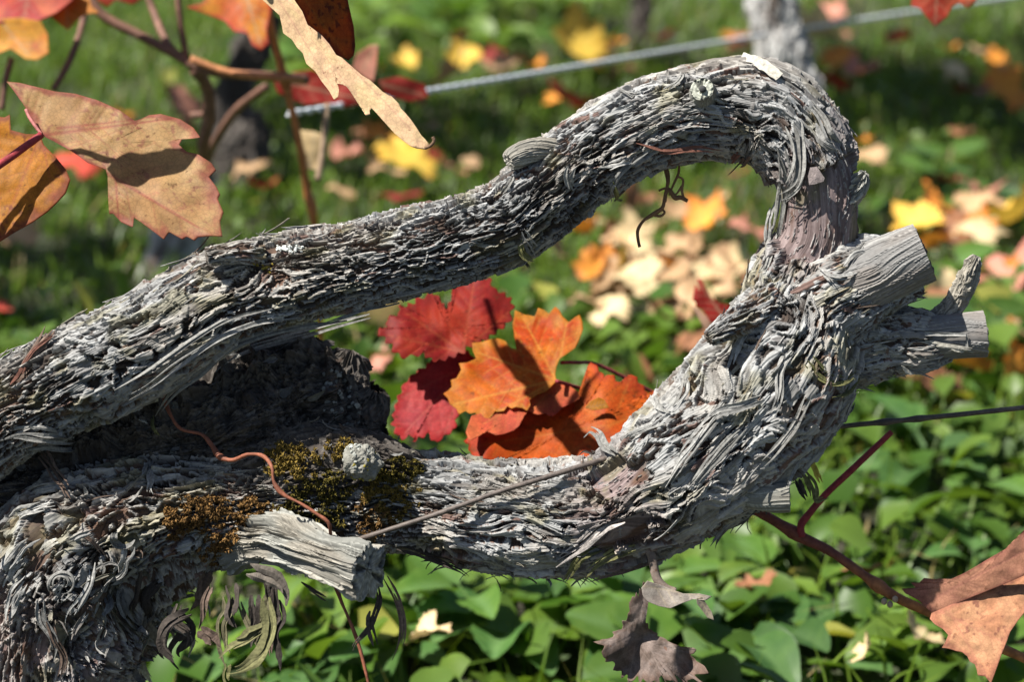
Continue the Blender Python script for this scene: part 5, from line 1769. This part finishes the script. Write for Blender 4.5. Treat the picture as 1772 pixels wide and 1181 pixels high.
hero_leaf("leaf_blade", L_OUT, (1112, 1112), 1.452, [((1118, 1010), (1090, 1170), 3), ((1110, 1050), (1200, 1165), 3), ((1105, 1070), (1045, 1115), 2.4), ((1108, 1080), (1150, 1180), 2.4)],
          colour_leaf((.11, .08, .065), (.20, .155, .135), (.12, .075, .055), 16, 43), s5, wav=.010, serr=.22, res=2.5, veincol=(.26, .21, .18), vein_amt=.4, seed=43, mat=M_DRY, quilt=.001, extra=lambda x, y: .004 * np.sin(x / 16.0 + y / 60.0 + 3 * vn(x / 40, y / 40, seed=3)))

# dry tendril under the upper arm
s6 = thing("dry_tendril", "dry brown tendril dangling below the arch of the old vine", "tendril", P(1150, 278, 1.47))
for pts, r in (([(1148, 270), (1152, 290), (1156, 312), (1152, 335), (1150, 350)], 4), ([(1150, 345), (1146, 360), (1132, 370), (1114, 382), (1104, 398), (1104, 414), (1107, 428)], 3.6), ([(1146, 362), (1150, 368), (1143, 374), (1130, 372)], 2.4),
               ([(1152, 336), (1158, 328), (1168, 342), (1178, 342), (1190, 348)], 4), ([(1176, 278), (1174, 300), (1166, 318), (1158, 338)], 2.2), ([(1172, 305), (1182, 312), (1180, 330), (1184, 345)], 2.2), ([(1140, 330), (1152, 326), (1160, 332)], 2.4), ([(1165, 340), (1172, 334), (1180, 322)], 2)):
    cane(s6, [(x, y, 1.47) for x, y in pts], r, (.21, .115, .06), "strand", nv=7, rough=.35, mat=M_DRY)

# red brown runner root lying over the trunk
s7 = thing("tendril", "thin reddish brown tendril trailing across the mossy trunk and down past the sawn stub", "tendril", P(285, 690, 1.45))
cane(s7, [(280, 680, 1.485), (292, 712, 1.478), (312, 742, 1.474), (348, 752, 1.471), (364, 768, 1.468), (380, 790, 1.462), (402, 797, 1.456), (430, 787, 1.448), (455, 790, 1.440), (470, 808, 1.430), (474, 835, 1.428), (490, 856, 1.427), (520, 872, 1.425), (548, 890, 1.424), (568, 905, 1.424), (572, 925, 1.43), (574, 960, 1.46), (580, 1005, 1.455), (590, 1040, 1.445), (605, 1075, 1.44), (620, 1115, 1.44), (632, 1160, 1.44), (645, 1220, 1.44)], 3.7, (.19, .065, .035), "strand", nodes=(.2, .42, .62, .75), rough=.35, taper=.8)

# ------------------------------------------------------------------ wires
def wire(name, label, pts, rpx, colr, mat, twist=None, bumps=()):
    C = np.asarray(pts, float)
    W = P(C[:, 0], C[:, 1], C[:, 2])
    Q, s = spline(W, ds=.0015)
    r0 = rpx * KPX * C[:, 2].mean()
    if not twist:
        r = r0 * (1 + .10 * (fbm(s / .012, s * 0, seed=12, o=3) - .5) * 2)
        for bx in bumps:
            x, y, d = proj(Q)
            r = r * (1 + .4 * np.exp(-((x - bx) / 14) ** 2))
        V, F = tube_verts(Q, r, 12)
        cc = np.array(colr) * (.5 + fbm(V[:, 0] / .004, V[:, 1] / .004, V[:, 2] / .004, seed=8, o=3))[:, None]
        o = mk(name, V, F, mat, None, col=cc, origin=W[0])
    else:
        a = Acc()
        T = norm(np.gradient(Q, axis=0))
        n1 = norm(np.cross(T, [0, 0, 1.0]))
        n2 = np.cross(T, n1)
        for ph in (0, np.pi):
            an = s / twist * 2 * np.pi + ph
            V, F = tube_verts(Q + r0 * .55 * (np.cos(an)[:, None] * n1 + np.sin(an)[:, None] * n2), r0 * .55, 8)
            a.add(V, F, np.array(colr))
        o = a.build(name, mat, None, origin=W[0])
    return tag(o, label, "wire", "trellis wires")


wire("trellis_wire", "rusty smooth wire crossing the old vine's lower arm and leaving at the right edge",
     [(520, 968, 1.475), (600, 941, 1.464), (650, 925, 1.455), (760, 889, 1.450), (860, 853, 1.450), (950, 825, 1.452), (1030, 800, 1.458), (1065, 790, 1.468), (1110, 782, 1.51), (1200, 768, 1.545), (1330, 752, 1.545), (1440, 740, 1.525), (1530, 731, 1.52), (1650, 719, 1.515), (1772, 706, 1.51), (2000, 682, 1.50), (2400, 640, 1.48)],
     4.5, (.085, .066, .055), M_RUST, bumps=(1532, 1588))
wire("trellis_wire", "twisted pale galvanised wire of the next row running behind the arch",
     [(520, 193, 2.04), (545, 190, 2.05), (1000, 115, 2.38), (1310, 63, 2.76), (1600, 17, 3.0), (2300, -90, 3.6)], 4.4, (.52, .55, .58), M_ZINC, twist=.028)

# ------------------------------------------------------------------ vines of the next row
def back_vine(label, ctrl, seed, smoothcol="back", group=None, canes=()):
    t = thing("grapevine", label, "grapevine", P(ctrl[-1][0], ctrl[-1][1], ctrl[-1][2]), group)
    bark_tube("trunk", ctrl, t, seed, ridge=.006, lump=.3, palette=smoothcol, ds=.002, dv=.002, crust=.006)
    for pts, r, cl in canes:
        cane(t, pts, r, cl)
    return t


dz = lambda px, py: float((G(px, py) - CAM) @ FWD)
d1 = dz(1415, 490)
back_vine("pale grey vine trunk standing behind the top of the arch", [(1310, -260, d1), (1325, -120, d1), (1338, 0, d1), (1347, 50, d1), (1358, 100, d1), (1382, 150, d1), (1400, 230, d1), (1412, 360, d1), (1415, 510, d1)][::1] and
          [(1310, -260, d1, 40), (1325, -120, d1, 40), (1338, 0, d1, 40), (1347, 50, d1, 38), (1356, 100, d1, 44), (1376, 150, d1, 38), (1396, 230, d1, 36), (1412, 360, d1, 40), (1415, 510, d1, 46)], 81)
d2 = dz(1108, 108)
back_vine("thin dark vine trunk at the top edge behind the galvanised wire", [(1118, -160, d2, 18), (1112, -40, d2, 17), (1110, 40, d2, 16), (1108, 112, d2, 18)], 82, "dark")
d3 = dz(405, 325)
back_vine("dark stooping vine trunk behind the brown canes, upper left", [(470, 20, d3, 20), (440, 80, d3, 26), (415, 130, d3, 28), (400, 190, d3, 34), (415, 240, d3, 52), (412, 290, d3, 60), (405, 335, d3, 66)], 83, "dark",
          canes=[([(470, 20, d3), (500, -60, d3), (520, -160, d3)], 9, (.12, .08, .06))])
d4 = dz(295, 500)
back_vine("short pale mossy vine trunk just under the big tan leaf", [(335, 290, d4, 30), (325, 360, d4, 36), (310, 420, d4, 36), (298, 465, d4, 42), (290, 510, d4, 50)], 84, "back")

s8 = thing("vine_cane", "dark branching vine canes with orange and red leaves in the top left corner", "vine cane", P(150, -40, 2.0))
for pts, r in (([(60, -120, 2.0), (150, -10, 2.0), (180, 28, 2.0), (240, 60, 2.0), (300, 92, 2.0), (345, 118, 2.0), (400, 128, 2.0), (485, 133, 2.0), (530, 138, 2.02)], 9),
               ([(240, -60, 2.02), (262, 10, 2.02), (290, 75, 2.0), (318, 100, 2.0)], 7), ([(305, -60, 1.99), (310, 20, 1.99), (322, 98, 2.0)], 6),
               ([(335, 118, 2.0), (358, 150, 2.02), (362, 200, 2.04), (352, 250, 2.06), (358, 300, 2.1)], 11), ([(150, -10, 2.0), (140, 50, 1.98), (118, 110, 1.96), (92, 155, 1.95)], 6),
               ([(345, 120, 2.0), (358, 190, 2.05), (330, 200, 2.06)], 6), ([(20, 100, 1.95), (10, 140, 1.95), (2, 190, 1.95)], 6), ([(460, 150, 2.1), (410, 190, 2.15), (375, 240, 2.2), (360, 275, 2.25)], 8)):
    cane(s8, pts, r, (.15, .075, .05))
cane(s8, [(330, 102, 1.99), (400, 126, 1.99), (485, 134, 1.99), (525, 138, 2.0)], 7, (.36, .15, .06))
hero_leaf("leaf", [(-60, -60), (60, -60), (130, -30), (128, 0), (100, 22), (60, 40), (30, 36), (0, 40), (-60, 40)], (30, -5), 1.93, [((60, -60), (40, 36), 3)], colour_leaf((.52, .07, .06), (.62, .17, .07), None, 40, 51), s8, seed=51, nr=16, wav=.006, grad=(-.1, -.15))
hero_leaf("leaf", [(90, -40), (150, -30), (158, 10), (172, 22), (150, 24), (135, 33), (118, 52), (104, 42), (90, 30)], (122, 2), 1.94, [((110, -40), (118, 48), 3)], colour_leaf((.60, .20, .03), (.66, .28, .05), None, 40, 52), s8, seed=52, nr=16, wav=.006, grad=(-.1, -.15))
hero_leaf("leaf", [(-60, 40), (0, 32), (35, 30), (70, 36), (83, 60), (85, 92), (66, 104), (44, 102), (30, 92), (18, 84), (0, 92), (-60, 96)], (25, 66), 1.92, [((0, 35), (50, 95), 3)], colour_leaf((.58, .14, .04), (.66, .34, .05), None, 40, 53), s8, seed=53, nr=16, wav=.006, grad=(-.1, -.15))
hero_leaf("leaf", [(322, 12), (350, 5), (380, -30), (470, -30), (470, 20), (462, 52), (466, 76), (452, 88), (436, 78), (428, 58), (405, 54), (388, 36), (350, 22)], (425, 18), 1.95, [((420, -30), (452, 82), 3)], colour_leaf((.56, .12, .03), (.68, .32, .05), (.45, .03, .04), 50, 54), s8, seed=54, nr=20, wav=.008, grad=(-.1, -.15))
hero_leaf("leaf", [(160, -40), (250, -60), (258, -10), (230, 8), (200, 0), (185, 12), (168, 0)], (210, -20), 1.97, [((210, -60), (205, 0), 3)], colour_leaf((.4, .06, .03), (.5, .13, .04)), s8, seed=55, nr=12, wav=.006)

s9 = thing("vine_cane", "slender orange cane rising behind the folded hanging leaf", "vine cane", P(545, 390, 2.05))
cane(s9, [(455, -60, 1.95), (468, 40, 1.97), (488, 120, 2.0), (508, 200, 2.02), (522, 270, 2.04), (532, 330, 2.06), (545, 400, 2.08), (555, 600, 2.2), (560, 740, 2.3)], 6.5, (.40, .14, .05), nodes=(.2, .42, .62))
cane(s9, [(566, 180, 2.06), (562, 230, 2.06), (556, 280, 2.06), (550, 312, 2.06)], 6, (.34, .24, .16), "cane", mat=M_DRY)
hero_leaf("leaf", [(520, 225), (545, 228), (562, 235), (558, 270), (550, 296), (530, 292), (520, 262)], (540, 258), 2.07, [((545, 228), (535, 290), 3)], colour_leaf((.50, .36, .18), (.55, .40, .22)), s9, seed=57, nr=12, wav=.006, mat=M_DRY)
hero_leaf("leaf", [(470, 130), (540, 120), (575, 140), (620, 150), (650, 175), (600, 185), (560, 178), (530, 182), (500, 170), (480, 160)], (555, 155), 2.08, [((480, 140), (630, 172), 3)], colour_leaf((.30, .02, .018), (.42, .045, .03)), s9, seed=58, nr=14, wav=.010)
hero_leaf("leaf", [(618, 92), (640, 78), (655, 76), (652, 110), (646, 142), (632, 135), (610, 118)], (637, 108), 2.06, [((650, 78), (625, 125), 3)], colour_leaf((.52, .2, .14), (.6, .28, .2)), s9, seed=59, nr=12, wav=.006)
hero_leaf("leaf", [(655, 140), (690, 132), (735, 145), (742, 168), (712, 176), (690, 172), (668, 165)], (700, 155), 2.1, [((660, 145), (735, 165), 3)], colour_leaf((.28, .015, .015), (.38, .03, .025)), s9, seed=60, nr=12, wav=.008)

s10 = thing("vine_leaf", "red leaf tip hanging into the top right corner", "leaf", P(1620, 10, 1.9))
hero_leaf("blade", [(1560, -80), (1690, -90), (1690, 0), (1676, 14), (1660, 4), (1648, 10), (1640, 28), (1618, 46), (1604, 30), (1592, 14), (1576, 10), (1580, -20)], (1625, -20), 1.9, [((1625, -80), (1618, 44), 3), ((1625, -60), (1680, 8), 2.5)], colour_leaf((.45, .05, .03), (.58, .12, .06)), s10, seed=61, nr=18, wav=.008)
s11 = thing("vine_leaf", "small pointed red leaf left of the bark covered peg, above the fallen yellow leaves", "leaf", P(1230, 540, 1.85))
hero_leaf("blade", [(1203, 492), (1198, 520), (1212, 510), (1206, 482), (1214, 484), (1222, 500), (1230, 516), (1245, 524), (1262, 528), (1270, 548), (1258, 565), (1240, 566), (1228, 556), (1216, 536), (1204, 530)], (1232, 538), 1.85, [((1260, 560), (1208, 488), 2.5)], colour_leaf((.32, .02, .015), (.45, .04, .03)), s11, seed=62, nr=16, wav=.006)
hero_leaf("blade", [(1196, 528), (1212, 536), (1226, 552), (1238, 572), (1230, 584), (1214, 560)], (1220, 555), 1.852, [((1200, 530), (1232, 580), 2)], colour_leaf((.50, .30, .22), (.55, .36, .26)), s11, seed=63, nr=10, wav=.004)
